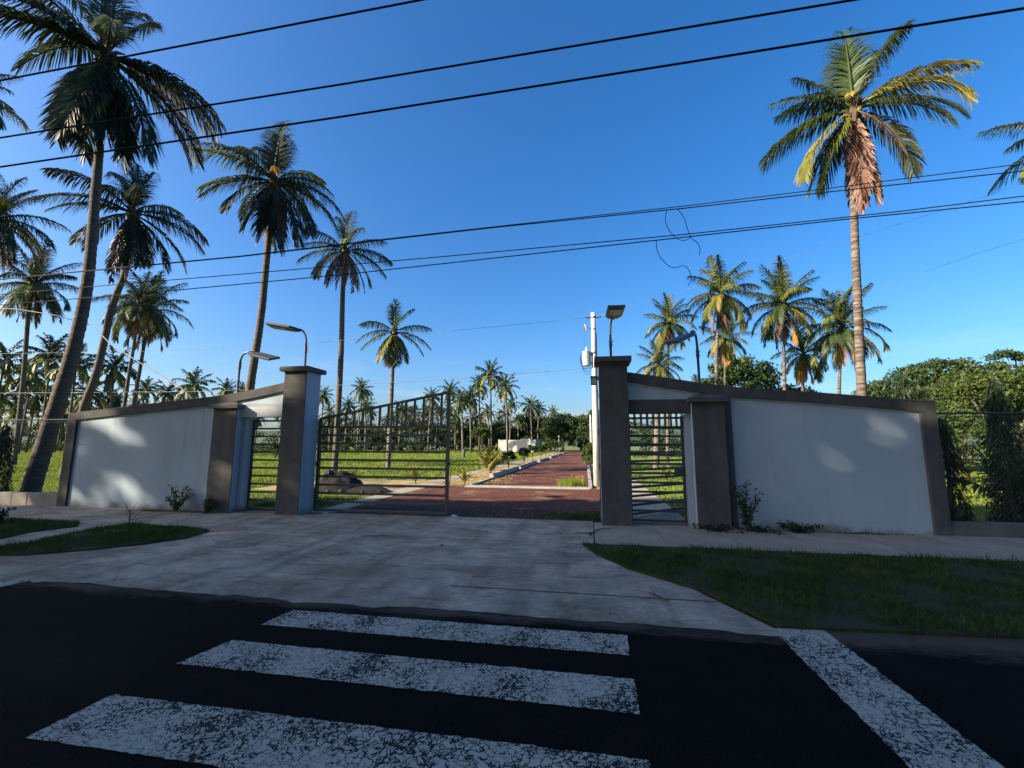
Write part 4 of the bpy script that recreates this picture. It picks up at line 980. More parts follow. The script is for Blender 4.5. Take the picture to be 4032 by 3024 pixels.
for i, (n, x, y, z, L) in enumerate(FAR):
    t = thing('coconut_palm', FAR_LABELS[n], 'palm tree', (x, y, 0), 'coconut palms of the plantation')
    dx = random.uniform(-.6, .6)
    if n == 'CE': dx = -.4
    r0 = .13 if y < 75 else .15
    mb = MB(); mb.tube([(0, 0, -.05), (dx * .2, 0, z * .3), (dx * .5, 0, z * .65), (dx, 0, z + .05 * L)], [r0 * 1.35, r0 * 1.05, r0 * .95, r0 * .85], 7)
    mb.build('trunk', M['trunk_dark' if n[0] == 'L' else 'trunk'], t, smooth=True)
    C = random.choice(CROWNS_D if n[0] == 'L' else CROWNS_G)
    link('crown', C, t, (dx, 0, z), (0, 0, random.uniform(0, 6.28)), (L * random.uniform(.95, 1.05),) * 2 + (L * random.uniform(.95, 1.1),))

# the rest of the plantation behind them, read as one mass
g = np.random.default_rng(9); V, F, off = [], [], 0
cm = crown_mesh(77, (K, O_, K)); co = np.empty(len(cm.vertices) * 3, np.float32); cm.vertices.foreach_get('co', co); co = co.reshape(-1, 3)
tr = np.empty(len(cm.polygons) * 3, np.int32); cm.loops.foreach_get('vertex_index', tr); tr = tr.reshape(-1, 3)
for k in range(46):
    if k < 34: x, y = g.uniform(-135, -78), g.uniform(66, 98)
    else: x, y = g.uniform(-75, -14), g.uniform(100, 120)
    h, L, a = g.uniform(5, 10.5), g.uniform(2.3, 3.0), g.uniform(0, 6.28)
    V.append(np.stack([co[:, 0] * cos(a) - co[:, 1] * sin(a), co[:, 0] * sin(a) + co[:, 1] * cos(a), co[:, 2]], 1) * L + [x, y, h]); F.append(tr + off); off += len(co)
    b = np.array([(cos(q), sin(q), 0) for q in (0, 2.1, 4.2)]) * .19
    V.append(np.concatenate([b + [x + g.normal(0, .4), y, 0], b * .7 + [x, y, h]])); F.append(np.array([(0, 1, 4), (0, 4, 3), (1, 2, 5), (1, 5, 4), (2, 0, 3), (2, 3, 5)]) + off); off += 6
tag(link('palm_grove', fast_mesh('palm_grove', np.concatenate(V), np.concatenate(F), M['f_dark'])), kind='stuff')

# ================================================================== BROADLEAF TREES
def leaf_cloud(centers, rad, n, size, flat=.6, up=.5, seed=0, aspect=.6):
    """leaf-sized rhombs scattered round clump centres -> vertices, triangles"""
    g = np.random.default_rng(seed)
    c = np.repeat(np.asarray(centers, float), n, 0); N = len(c)
    off = g.normal(0, 1, (N, 3)); off *= (g.random((N, 1)) ** .45) / np.linalg.norm(off, axis=1, keepdims=True)
    rr = np.repeat(np.broadcast_to(np.asarray(rad, float).reshape(-1, 1) if np.ndim(rad) else np.full((len(centers), 1), rad), (len(centers), 1)), n, 0)
    p = c + off * rr * np.array([1, 1, flat])
    nrm = g.normal(0, 1, (N, 3)) + off * .8 + np.array([0, 0, up]); nrm /= np.linalg.norm(nrm, axis=1, keepdims=True)
    a = np.cross(nrm, g.normal(0, 1, (N, 3))); a /= np.linalg.norm(a, axis=1, keepdims=True); b = np.cross(nrm, a)
    s = size * g.uniform(.65, 1.25, (N, 1))
    V = np.stack([p - a * s, p + b * s * aspect + nrm * s * .12, p + a * s, p - b * s * aspect + nrm * s * .12], 1).reshape(-1, 3)
    i = np.arange(N)[:, None] * 4
    T = np.concatenate([i + [0, 1, 2], i + [0, 2, 3]], 0)
    return V, T

def tree(name, label, loc, crown, zc, nclump, nleaf, lsize, crad, m, trunk_r, shape='round', group=None, cat='tree', seed=0, limbs=7, flat=.6):
    t = thing(name, label, cat, loc, group)
    g = np.random.default_rng(seed + 100)
    rx, ry, rz = crown
    d = g.normal(0, 1, (nclump, 3)); d /= np.linalg.norm(d, axis=1, keepdims=True)
    if shape == 'umbrella':
        a = g.uniform(0, 2 * pi, nclump); q = np.sqrt(g.random(nclump))
        P = np.stack([np.cos(a) * q * rx, np.sin(a) * q * ry, rz * (1 - q ** 2.2) - g.random(nclump) ** 2 * rz * .75 - rz * .4], 1)
    else:
        d[:, 2] = np.where(d[:, 2] < -.55, -d[:, 2], d[:, 2])
        P = d * (g.uniform(.45, 1, (nclump, 1)) ** .6) * [rx, ry, rz]
    P[:, 2] += zc
    V, T = leaf_cloud(P, crad * g.uniform(.7, 1.25, nclump), nleaf, lsize, flat, .6, seed)
    mb = MB()
    hb = zc - rz * (.45 if shape == 'umbrella' else .55)
    fork = Vector((0, 0, max(hb * .6, .25)))
    mb.tube([(0, 0, -.05), (.05 * trunk_r, 0, fork.z * .5), fork], [trunk_r * 1.3, trunk_r, trunk_r * .9], 8)
    for k in g.choice(nclump, min(limbs, nclump), replace=False):
        e = Vector(P[k]); mid = fork.lerp(e, .55) + Vector((0, 0, .06 * rz))
        mb.tube([fork - Vector((0, 0, .1)), mid, e], [trunk_r * .6, trunk_r * .33, trunk_r * .1], 5)
    mb.build('trunk', M['bark'], t, smooth=True)
    link('crown', fast_mesh('crown', V, T, M[m]), t)
    return t

tree('rain_tree', 'broad umbrella shaped tree at right, its spreading crown above the chain-link fence', (26.2, 38, 0), (6.0, 5.5, 3.1), 6.0, 230, 70, .13, .75, 'leaf_mid', .4, 'umbrella', seed=3, limbs=34, flat=.4)
tree('leafy_tree', 'yellow-green leafy tree behind the right chain-link fence, in front of the umbrella tree', (18.9, 24, 0), (2.9, 2.6, 2.3), 3.1, 150, 60, .085, .55, 'leaf_yel', .16, seed=4, limbs=14)
tree('leafy_tree', 'yellow-green leafy tree at the right edge of the frame', (22.5, 25, 0), (2.8, 2.6, 2.4), 3.3, 140, 60, .09, .55, 'leaf_yel', .16, seed=5, limbs=12)
tree('leafy_tree', 'green bushy tree low behind the wire mesh just right of the wall', (15.6, 22.5, 0), (2.0, 1.8, 1.3), 1.75, 90, 60, .075, .42, 'leaf_mid', .12, seed=6)
tree('leafy_tree', 'dark green rounded tree behind the right wall, under the three taller palms', (13.6, 43, 0), (3.7, 3.4, 3.5), 6.1, 190, 60, .15, .75, 'leaf_dark', .3, seed=7, limbs=16)
tree('leafy_tree', 'low dark tree just above the right coping, left of the tallest palm trunk', (15.4, 37, 0), (2.4, 2, 2.2), 3.9, 80, 50, .12, .6, 'leaf_dark', .2, seed=8)
tree('leafy_tree', 'distant hazy tree with separate tufts at the upper right edge', (49, 60, 0), (3.4, 3, 2.6), 10.2, 16, 120, .18, .8, 'leaf_mid', .3, seed=9, limbs=16)
tree('leafy_tree', 'distant trees mass behind the right wall end', (36, 52, 0), (7, 4, 3.6), 5.2, 160, 60, .22, 1.1, 'leaf_dark', .3, seed=10)
tree('leafy_tree', 'big dark tree at the end of the red road, left of the utility pole', (-6.3, 100, 0), (4.6, 4, 3.7), 4.7, 150, 60, .22, 1.15, 'leaf_dark', .35, seed=11)
tree('leafy_tree', 'dark tree leaning over the road end right behind the utility pole', (1.2, 72, 0), (3.1, 3, 3.2), 3.9, 150, 50, .2, .8, 'leaf_dark', .3, seed=12)
tree('leafy_tree', 'small light green tree in the field left of the block building', (-18.8, 75, 0), (1.65, 1.5, 1.3), 3.3, 60, 50, .14, .5, 'leaf_yel', .09, seed=13)
tree('rain_tree', 'thin bare-branched spreading tree behind the gate leaf, in the tree line', (-39, 97, 0), (8, 5, 2.2), 9.3, 110, 40, .16, .7, 'leaf_mid', .28, 'umbrella', seed=14, limbs=26, flat=.35)
for i, (x, y, rx, h, m) in enumerate(((-15, 112, 5.5, 8.6, 'leaf_dark'), (-22, 108, 4.5, 6.6, 'leaf_dark'), (-28, 112, 4.5, 6.2, 'leaf_mid'), (-10.5, 118, 4, 8.2, 'leaf_mid'), (-2.5, 122, 4, 8.5, 'leaf_dark'), (3.5, 110, 4, 8.5, 'leaf_dark'))):
    tree('leafy_tree', ['dark round tree directly above the middle of the block building', 'dark tree above the left end of the block building', 'green tree left of the block building under the palms',
                        'tall tree above the right end of the block building', 'dark tree closing the view at the end of the red road', 'dark tree right of the red road end, mostly behind the pillar'][i],
         (x, y, 0), (rx, 4, h * .52), h * .55, 130, 50, .27, 1.1, m, .3, seed=20 + i)

def wood(name, n, xr, yr, hf, m, lsize, crad, nleaf, seed):
    g = np.random.default_rng(seed); x = g.uniform(*xr, n); y = g.uniform(*yr, n)
    z = np.array([hf(a) for a in x]) * g.random(n) ** .7
    V, T = leaf_cloud(np.stack([x, y, z], 1), crad * g.uniform(.6, 1.3, n), nleaf, lsize, .7, .6, seed)
    o = link(name, fast_mesh(name, V, T, M[m])); tag(o, kind='stuff'); return o
wood('treeline', 1200, (-85, -14), (104, 126), lambda x: 7.4 + 1.3 * sin(x * .35) + .8 * sin(x * .83 + 1) - (1.6 if x > -34 else 0), 'leaf_dark', .28, 1.15, 40, 41)
wood('treeline', 420, (-150, -85), (80, 110), lambda x: 5.5 + sin(x * .3), 'leaf_dark', .30, 1.3, 36, 42)
wood('undergrowth', 120, (-9, 8), (122, 132), lambda x: 6.5 + sin(x), 'leaf_dark', .3, 1.2, 40, 46)
wood('undergrowth', 260, (-115, -52), (62, 76), lambda x: 1.6 + .6 * sin(x * .5), 'leaf_mid', .16, .8, 44, 43)
wood('undergrowth', 200, (3, 44), (58, 72), lambda x: 3.4 + 1.2 * sin(x * .4), 'leaf_dark', .2, .9, 40, 44)
wood('treeline', 260, (2, 90), (84, 104), lambda x: 6.0 + 1.5 * sin(x * .3), 'leaf_dark', .28, 1.3, 36, 45)
# wooded hill on the horizon
nx = 120; hx = np.linspace(-520, 420, nx); V = []; F = []
for i, x in enumerate(hx):
    h = 15 + 8 * math.exp(-((x + 5) / 60) ** 2) + 2.5 * sin(x * .045) + 1.2 * sin(x * .13 + 2)
    for y, k in ((330, 0), (380, .7), (430, 1), (480, .8)): V.append((x, y, -1 + (h + 1) * k + (0 if k == 0 else rng.normal(0, .5))))
for i in range(nx - 1):
    for j in range(3): a = i * 4 + j; F += [(a, a + 4, a + 5), (a, a + 5, a + 1)]
tag(link('hills', fast_mesh('hills', V, F, M['hill'])), kind='structure')

# weeping columnar trees at the fences: long hanging leaves
def weeping(label, loc, h, r, z0=.1, n=1500, seed=0):
    n = int(n * 1.9)
    t = thing('weeping_tree', label, 'tree', loc, 'dark weeping trees along the fences')
    g = np.random.default_rng(seed)
    z = z0 + (h - z0) * g.random(n) ** 1.1; a = g.uniform(0, 2 * pi, n)
    u = (z - z0) / (h - z0)
    env = r * np.minimum(1, (1 - u) ** .55 * 1.15) * (1 + .22 * np.sin(a * 3 + z * 2.2) + .15 * np.sin(z * 7 + a))
    q = env * np.sqrt(g.uniform(.05, 1, n))
    p = np.stack([np.cos(a) * q, np.sin(a) * q, z], 1)
    d = np.stack([np.cos(a) * .35, np.sin(a) * .35, -np.ones(n)], 1) + g.normal(0, .28, (n, 3)); d /= np.linalg.norm(d, axis=1, keepdims=True)
    L = g.uniform(.10, .18, (n, 1)); s = np.cross(d, g.normal(0, 1, (n, 3))); s /= np.linalg.norm(s, axis=1, keepdims=True); w = .011
    V = np.stack([p, p + d * L * .45 + s * w, p + d * L, p + d * L * .45 - s * w], 1).reshape(-1, 3)
    i = np.arange(n)[:, None] * 4
    link('crown', fast_mesh('crown', V, np.concatenate([i + [0, 1, 2], i + [0, 2, 3]], 0), M['leaf_black']), t)
    mb = MB(); mb.tube([(0, 0, -.03), (.02, 0, h * .5), (0, 0, h * .93)], [.045, .035, .012], 6)
    for k in range(14):
        zz = z0 + (h - z0) * (k + 1) / 16; aa = k * 2.4; rr = r * .7 * (1 - zz / h) ** .5
        mb.tube([(0, 0, zz), (cos(aa) * rr * .6, sin(aa) * rr * .6, zz + .05), (cos(aa) * rr, sin(aa) * rr, zz - .12)], [.014, .01, .004], 4)
    mb.build('trunk', M['bark'], t)
weeping('dark weeping column tree standing by itself behind the right chain-link fence', (8.12, 10.4, 0), 3.0, .31, .12, 2200, 1)
weeping('dark weeping tree squeezed against the end of the right wall', (6.78, 9.95, 0), 2.15, .26, .12, 1100, 2)
weeping('dark weeping treetop showing above the right end of the wall coping', (7.62, 12.2, 0), 3.42, .34, 1.6, 900, 3)
weeping('dark weeping shrub at the very left edge behind the fence', (-16.75, 10.0, 0), 2.15, .32, .15, 1300, 4)
weeping('dark weeping shrub low in the right bottom corner of the fence', (9.1, 10.3, 0), 2.2, .6, .1, 2000, 5)

# clipped trees along the footpath
for i, (x, y, r, h, m) in enumerate(((-5.3, 28.6, .44, 1.02, 'leaf_black'), (-5.32, 35.5, .48, 1.15, 'leaf_black'), (-5.5, 42.5, .55, 1.35, 'leaf_mid'), (-5.45, 49, .6, 1.3, 'leaf_mid'), (-5.5, 55, .65, 1.4, 'leaf_mid'), (-5.6, 61.5, .8, 1.6, 'leaf_yel'), (-5.5, 68, .85, 1.7, 'leaf_yel'), (-5.5, 75, .85, 1.7, 'leaf_mid'))):
    tree('clipped_tree', ['dark round clipped tree nearest the gate beside the red road kerb', 'second dark round clipped tree beside the red road', 'third kerbside tree, taller and loose leaved', 'fourth kerbside tree along the red road', 'fifth kerbside tree along the red road',
                          'sixth kerbside tree, yellowish, below the right end of the building', 'seventh kerbside tree, yellowish', 'farthest kerbside tree along the red road'][i],
         (x, y, 0), (r, r, r * .85), h - .25, 34, 60, .05 if i < 2 else .07, r * .34, m, .035, seed=60 + i, group='small trees along the red road kerb')
for i, (x, y) in enumerate(((-43.2, 65.9), (-41.4, 66.4), (-39.8, 67), (-37.7, 67.6), (-34.9, 68.5), (-33, 69), (-31.3, 69.3), (-29.6, 69.6), (-28.2, 70))):
    tree('round_shrub', ['first round shrub of the row seen through the gate leaf, next to the pillar', 'second round shrub from the pillar in the row behind the gate leaf', 'third round shrub from the pillar in the row behind the gate leaf', 'fourth round shrub from the pillar in the row behind the gate leaf',
                         'fifth round shrub of the row, right of the lone palm trunk', 'sixth round shrub of the row behind the gate leaf', 'seventh round shrub of the row behind the gate leaf', 'eighth round shrub of the row behind the gate leaf', 'last round shrub of the row near the free end of the gate leaf'][i],
         (x, y, 0), (.68, .6, .6), .78, 26, 40, .1, .3, 'leaf_yel' if i in (3, 5, 7) else 'leaf_mid', .05, seed=80 + i, group='row of round shrubs beyond the field', cat='shrub')
tree('round_shrub', 'light green shrub seen through the left pedestrian gate', (-31.5, 40, 0), (.8, .8, .7), .9, 34, 50, .08, .33, 'leaf_yel', .05, seed=95, cat='shrub')
tree('climbing_shrub', 'bright leafy shrub growing at the foot of the utility pole', (-.02, 22.5, 0), (.22, .4, .75), .95, 40, 50, .05, .18, 'leaf_yel', .03, seed=96, cat='shrub')
tree('climbing_shrub', 'leafy shrub along the right kerb farther up the red road', (-.25, 33, 0), (.25, .9, .7), .8, 40, 50, .06, .25, 'leaf_yel', .03, seed=97, cat='shrub')

# young palms and garden plants
def young_palm(label, loc, L, n, matk, cat='palm'):
    t = thing('young_palm', label, cat, loc)
    for k in range(n):
        u = (k + .5) / n
        link('frond', frond_mesh(88 - 34 * u, 66 - 70 * u, matk if k % 4 else 'olive', k % 2, 20), t, (0, 0, .05), (0, 0, k * 2.4), L * (1.05 - .25 * u))
    mb = MB(); mb.tube([(0, 0, -.02), (0, 0, .16 * L)], [.05 * L, .03 * L], 6); mb.build('stem', M['fibre'], t)
young_palm('yellow young palm between the footpath and the kerb', (-5.38, 23.6, 0), 1.55, 12, 'yellow')
young_palm('small yellow palm seedling near the free end of the gate leaf', (-5.02, 17.4, 0), .6, 7, 'yellow')
young_palm('small palm seedling in the field behind the gate rails, left one', (-9.9, 17.5, 0), .6, 5, 'olive')
young_palm('small yellow palm seedling in the field behind the gate rails, right one', (-7.2, 17.6, 0), .75, 5, 'yellow')
young_palm('small bright seedling seen through the right pedestrian gate', (3.2, 20, 0), .8, 6, 'yellow')
young_palm('low feathery palm clump in the right corner behind the fence', (9.0, 11.3, 0), 1.6, 12, 'dark')
def banana(label, loc, h, n, seed):
    t = thing('banana_plant', label, 'plant', loc); r = random.Random(seed)
    mb = MB(); mb.tube([(0, 0, -.02), (0, 0, h * .45)], [.06, .045], 7); mb.build('stem', M['f_orange'], t)
    for k in range(n):
        a = k * 2.4 + r.random(); V = []; F = []
        for i in range(9):
            s = i / 8; e = radians(75 - 100 * s); d = .55 * h * s
            c = Vector((d * cos(radians(55 - 40 * s)), 0, h * .4 + h * .5 * s - h * .35 * s * s)); w = .11 * h * sin(pi * min(1, s * .95 + .04)) ** .7
            V += [c + Vector((0, w, -.04 * h)), c, c + Vector((0, -w, -.04 * h))]
        for i in range(8):
            b = i * 3
            for j in (0, 1): F += [(b + j, b + j + 1, b + j + 4), (b + j, b + j + 4, b + j + 3)]
        link('leaf', fast_mesh('leaf', V, F, M['leaf_yel']), t, (0, 0, 0), (0, 0, a))
banana('banana plant with a yellow stem seen through the right fence', (14.2, 21.6, 0), 1.15, 6, 1)
banana('smaller banana plant beside the larger one behind the right fence', (16.5, 23.0, 0), 1.0, 5, 2)

def weed(name, label, loc, h, spread, nst, m, lsize, seed, nl=26):
    """upright shoots with small leaves"""
    t = thing(name, label, 'plant', loc); r = random.Random(seed); mb = MB(); C = []
    for k in range(nst):
        a = r.uniform(0, 6.28); l = h * r.uniform(.55, 1); sp = spread * r.uniform(.2, 1)
        pts = [Vector((cos(a) * sp * s ** 1.3, sin(a) * sp * s ** 1.3, l * s)) + Vector((r.gauss(0, .01), r.gauss(0, .01), 0)) for s in (0, .35, .7, 1)]
        mb.tube(pts, [.006, .005, .004, .002], 4)
        for i in range(nl):
            s = r.uniform(.15, 1); k2 = min(int(s * 3), 2); f = s * 3 - k2; C.append(pts[k2].lerp(pts[k2 + 1], f) + Vector((r.gauss(0, .03), r.gauss(0, .03), r.gauss(0, .02))))
    mb.build('stem', M['stick'], t)
    V, T = leaf_cloud(C, .03, 1, lsize, 1, .5, seed, .5)
    link('leaves', fast_mesh('leaves', V, T, M[m]), t)
weed('weed', 'yellow-green straggly plant at the foot of the left wall', (-9.72, 9.12, 0), .62, .36, 12, 'leaf_yel', .035, 1, 30)
weed('weed', 'dark small plant in front of the short left pillar', (-8.72, 8.98, 0), .42, .24, 10, 'leaf_dark', .032, 2, 30)
weed('weed', 'tall dark weed with reddish tips against the short right pillar', (2.82, 9.0, 0), 1.02, .26, 12, 'leaf_black', .034, 3, 44)
weed('weed', 'low dark ground cover at the foot of the short right pillar', (2.3, 8.98, 0), .12, .5, 22, 'leaf_black', .04, 4, 10)
weed('weed', 'low creeping plant at the foot of the right wall', (3.72, 9.1, 0), .20, .45, 22, 'leaf_black', .045, 5, 10)
weed('weed', 'low creeping plant between the dark weed and the right wall', (3.1, 9.08, 0), .10, .4, 14, 'leaf_black', .04, 6, 10)
weed('weed', 'small dark plant at the left edge on the nearest grass island', (-11.6, 7.0, 0), .35, .3, 10, 'leaf_black', .04, 7, 26)
t = thing('bare_sapling', 'bare twiggy sapling standing in the left grass island', 'sapling', (-8.75, 7.25, 0))
mb = MB(); mb.tube([(0, 0, 0), (.02, 0, .2), (-.01, 0, .34)], [.013, .01, .007], 5)
for a, s, z in ((.5, .16, .22), (2.8, .18, .16), (1.3, .1, .3), (3.4, .12, .3), (.1, .2, .12), (5, .12, .26)):
    mb.tube([(.01, 0, z), (cos(a) * s * .5, sin(a) * s * .5, z + .07), (cos(a) * s, sin(a) * s, z + .17)], [.006, .004, .002], 4)
mb.build('branches', M['stick'], t)
t = thing('bare_sapling', 'thin dry sapling beside the free end of the gate leaf', 'sapling', (-5.3, 16.3, 0))
mb = MB(); mb.tube([(0, 0, 0), (.03, 0, .5), (.0, 0, 1.15)], [.022, .016, .006], 5)
for a, s, z in ((.5, .2, .5), (2.8, .2, .7), (1.3, .14, .85), (3.6, .16, .95)): mb.tube([(.01, 0, z), (cos(a) * s, sin(a) * s, z + .2)], [.008, .003], 4)
mb.build('branches', M['stick'], t)
t = thing('tree_stump', 'short dark stump in the field right of the gate leaf', 'stump', (-15.3, 52.3, 0))
mb = MB(); mb.tube([(0, 0, -.05), (0, 0, .25), (.03, 0, .95)], [.24, .19, .17], 9); mb.build('trunk', M['bark'], t)
mb = MB(); mb.tube([(.03, 0, .951), (.03, 0, .97)], .15, 9); mb.build('cut_face', M['fibre'], t)

def lump(name, m, loc, size, seed, parent=None, n=14):
    g = random.Random(seed); mb = MB(); prof = []
    V = []; F = []
    for i in range(n):
        for j in range(n):
            u, v = i / (n - 1) * 2 - 1, j / (n - 1) * 2 - 1
            h = max(0, 1 - (u * u + v * v)) ** .8
            V.append((u * size[0], v * size[1], h * size[2] * (1 + g.uniform(-.22, .22)) - .02))
    for i in range(n - 1):
        for j in range(n - 1): a = i * n + j; F += [(a, a + n, a + n + 1), (a, a + n + 1, a + 1)]
    o = link(name, fast_mesh(name, V, F, M[m]), parent, loc); return o
t = thing('soil_heap', 'dark heap of soil behind the hinged side of the vehicle gate leaf', 'heap', (-8.55, 13.9, 0))
lump('mound', 'dark_soil', (0, .2, 0), (.95, .8, .62), 1, t, 18); lump('spill', 'dark_soil', (.95, .1, 0), (1.1, .6, .22), 2, t, 16)
for k, (x, y, s) in enumerate(((-.5, -.55, .12), (.1, -.6, .08), (.5, -.5, .1), (-.2, -.1, .2), (1.2, -.4, .06), (1.7, -.2, .07))):
    r = random.Random(k); mb = MB(); mb.lathe([(s * .6, 0), (s, s * .35), (s * .8, s * .9), (s * .3, s * 1.2)], n=6)
    o = mb.build('rock', M['rock'], t, loc=(x, y, .02 if k != 3 else .5)); o.rotation_euler = (r.uniform(-.4, .4), r.uniform(-.4, .4), r.uniform(0, 3))
o = lump('leaf_heap', 'f_orange', (-36.5, 27.5, 0), (.7, .5, .75), 5, None, 12); tag(o, 'orange-brown heap on the grass right of the thick leaning trunk', 'heap')
t = thing('fallen_branch', 'dry crooked branch lying on the concrete by the right pillar', 'branch', (0, 8.4, .02))
mb = MB(); mb.tube([(-.34, -.22, .008), (-.12, -.2, .012), (.0, -.16, .014), (.08, .12, .012), (.2, .3, .012), (.36, .36, .008)], [.006, .011, .014, .011, .009, .004], 5)
mb.tube([(.0, -.17, .012), (-.06, -.3, .01), (-.02, -.36, .01)], [.012, .012, .006], 5); mb.build('twig', M['stick'], t)
t = thing('fallen_branch', 'short dark twig lying on the concrete near the road edge', 'branch', (.66, 5.0, .02))
mb = MB(); mb.tube([(-.07, .12, .01), (-.03, .03, .02), (.02, .0, .012), (.10, -.1, .008)], [.008, .010, .008, .004], 5); mb.tube([(-.03, .03, .02), (-.04, .06, .06)], [.007, .004], 4); mb.build('twig', M['stick'], t)
for i, (x, y, s) in enumerate(((-1.9, 8.1, .02), (-2.35, 6.9, .028), (-.8, 6.6, .016), (-2.9, 7.8, .012), (-3.6, 6.1, .02), (-1.2, 5.2, .014), (.15, 4.5, .013), (-4.4, 7.6, .016))):
    mb = MB(); mb.lathe([(s * .6, 0), (s, s * .3), (s * .5, s * .7)], n=6)
    o = mb.build('stone', M['rock'], loc=(x, y, .007)); tag(o, 'small dark stone on the concrete driveway', 'stone', 'small stones scattered on the driveway')
for i, (x, y, lab) in enumerate(((-6.05, 9.5, 'crumpled white scrap on the concrete under the gate leaf hinge'), (-3.05, 9.75, 'white scrap on the dark gravel at the gate leaf free end'))):
    o = lump('scrap', 'porcelain', (x, y, .006), (.09, .05, .045), 30 + i, None, 6); tag(o, lab, 'litter')

# loose cinders on the red road, as one mass
g = np.random.default_rng(5); n = 9000
yy = 9.62 + 16 * g.random(n) ** 1.7; xx = g.uniform(-5.8, .2, n); keep = ~((yy > 16) & ((xx < -4.5) | (xx > -.15))) & ~((yy > 16.3) & (yy < 16.9))
xx, yy = xx[keep], yy[keep]; n = len(xx); s = g.uniform(.008, .028, n)
base = np.array([[1, 0, 0], [-.5, .87, 0], [-.5, -.87, 0], [0, 0, 1.1]])
rz = g.uniform(0, 6.28, n); c, sn = np.cos(rz), np.sin(rz)
V = np.stack([np.stack([xx + s * (b[0] * c - b[1] * sn), yy + s * (b[0] * sn + b[1] * c), -.012 + s * b[2] * g.uniform(.5, 1, n)], 1) for b in base], 1).reshape(-1, 3)
i = np.arange(n)[:, None] * 4
tag(link('gravel', fast_mesh('gravel', V, np.concatenate([i + [0, 1, 3], i + [1, 2, 3], i + [2, 0, 3]], 0), M['redstone'])), kind='stuff')

# ================================================================== GRASS
def inside(poly, x, y):
    r = np.zeros(len(x), bool); j = len(poly) - 1
    for i in range(len(poly)):
        (xi, yi), (xj, yj) = poly[i], poly[j]
        r ^= ((yi > y) != (yj > y)) & (x < (xj - xi) * (y - yi) / (yj - yi + 1e-12) + xi); j = i
    return r
def grass(name, x, y, h, w, m, seed, lean=.5, z0=0.0):
    g = np.random.default_rng(seed); n = len(x)
    a = g.uniform(0, 2 * pi, n); hh = h * g.uniform(.5, 1.2, n); ww = w * g.uniform(.7, 1.3, n)
    ld = g.uniform(0, 2 * pi, n); le = hh * lean * g.random(n)
    b = np.stack([x, y, np.full(n, z0)], 1); sv = np.stack([np.cos(a), np.sin(a), np.zeros(n)], 1) * ww[:, None]
    mid = b + np.stack([np.cos(ld) * le * .3, np.sin(ld) * le * .3, hh * .55], 1); tip = b + np.stack([np.cos(ld) * le, np.sin(ld) * le, hh * (1 - .25 * lean)], 1)
    V = np.stack([b - sv, b + sv, mid - sv * .7, mid + sv * .7, tip], 1).reshape(-1, 3); i = np.arange(n)[:, None] * 5
    T = np.concatenate([i + [0, 1, 3], i + [0, 3, 2], i + [2, 3, 4]], 0)
    o = link(name, fast_mesh(name, V, T, M[m])); tag(o, kind='stuff'); return o
g = np.random.default_rng(77)
def scatter(poly, n, bounds):
    x = g.uniform(bounds[0], bounds[1], n); y = g.uniform(bounds[2], bounds[3], n); k = inside(poly, x, y); return x[k], y[k]
def clumpy(x, y): return .075 * (1 + .45 * np.sin(x * 2.3) * np.sin(y * 3.1) + .4 * np.sin(x * 7.1 + y * 3) * np.sin(y * 6.3 - x)) * (.6 + .9 * g.random(len(x)) ** 3)
x, y = scatter(VERGE, 90000, (-.3, 9, 4.4, 7.6)); x += g.normal(0, .035, len(x)); y += g.normal(0, .035, len(x)); grass('verge_grass', x, y, clumpy(x, y), .0042, 'verge_grass', 1, 1.0, .012)
x, y = scatter(ISL2, 20000, (-9.4, -6.5, 4.9, 7.6)); grass('verge_grass', x, y, clumpy(x, y), .0045, 'verge_grass', 2, .9, .02)
x, y = scatter(ISL1, 16000, (-13, -9.5, 5, 7.6)); grass('verge_grass', x, y, .08, .005, 'verge_grass', 3, .9, .02)
x = g.uniform(0, 8, 5200); y = g.uniform(4.6, 7.45, 5200); kk = (np.sin(x * 3.3 + y) * np.sin(y * 4.1 - x * 1.7) > .35) & inside(VERGE, x, y); grass('verge_grass', x[kk], y[kk], .15, .004, 'verge_grass', 14, .8, .02)
# field: density falls with distance, blades grow into tufts
n = 150000; Y = 10.2 * np.exp(g.random(n) * math.log(98 / 10.2)); X = g.uniform(-2.05, -.02, n) * Y * .9 - 4
k = (X < -7.0 - .0 * Y) & ~((X > -12.2) & (X < -6.8) & (Y > 13.0) & (Y < 19)); X, Y = X[k], Y[k]
hump = .16 * (1 + .45 * np.sin(X * .9 + Y * .3) * np.sin(Y * .7)) * np.clip(.35 + (Y - 10) / 14, .35, 1)
grass('field_grass', X, Y, hump, .0032 + .0008 * Y, 'grass', 4, .7, -.03)
n = 36000; Y = 10 * np.exp(g.random(n) * math.log(65 / 10)); X = g.uniform(0.02, 1.05, n) * Y + .3
k = ~((X < 2.05) & (X > .5) & (Y < 24)); X, Y = X[k], Y[k]
grass('lawn_grass', X, Y, .10 + 0 * X, .004 + .0011 * Y, 'grass', 5, .7, -.03)
x = g.uniform(-1.5, .25, 1600); y = g.uniform(9.7, 10.6, 1600); k = x > -1.4 + g.random(1600) * 1.2; grass('weed_grass', x[k], y[k], .11, .005, 'verge_grass', 6, .9, -.01)
n = 2600; y = 16.95 + 7 * g.random(n) ** 1.6; x = np.where(g.random(n) < .5, -4.4 + np.abs(g.normal(0, .5, n)), -.35 - np.abs(g.normal(0, .45, n))); grass('dry_grass', x, y, .06, .006, 'straw', 12, 1.0, -.012)
n = 1500; x = g.uniform(-5.7, .3, n); y = 9.65 + 1.3 * g.random(n); grass('dry_grass', x, y, .03, .005, 'straw', 13, 1.2, -.006)
x = g.normal(-.75, .22, 900); y = g.normal(17.9, .4, 900); grass('weed_grass', x, y, .32, .007, 'grass', 7, .6, -.01)
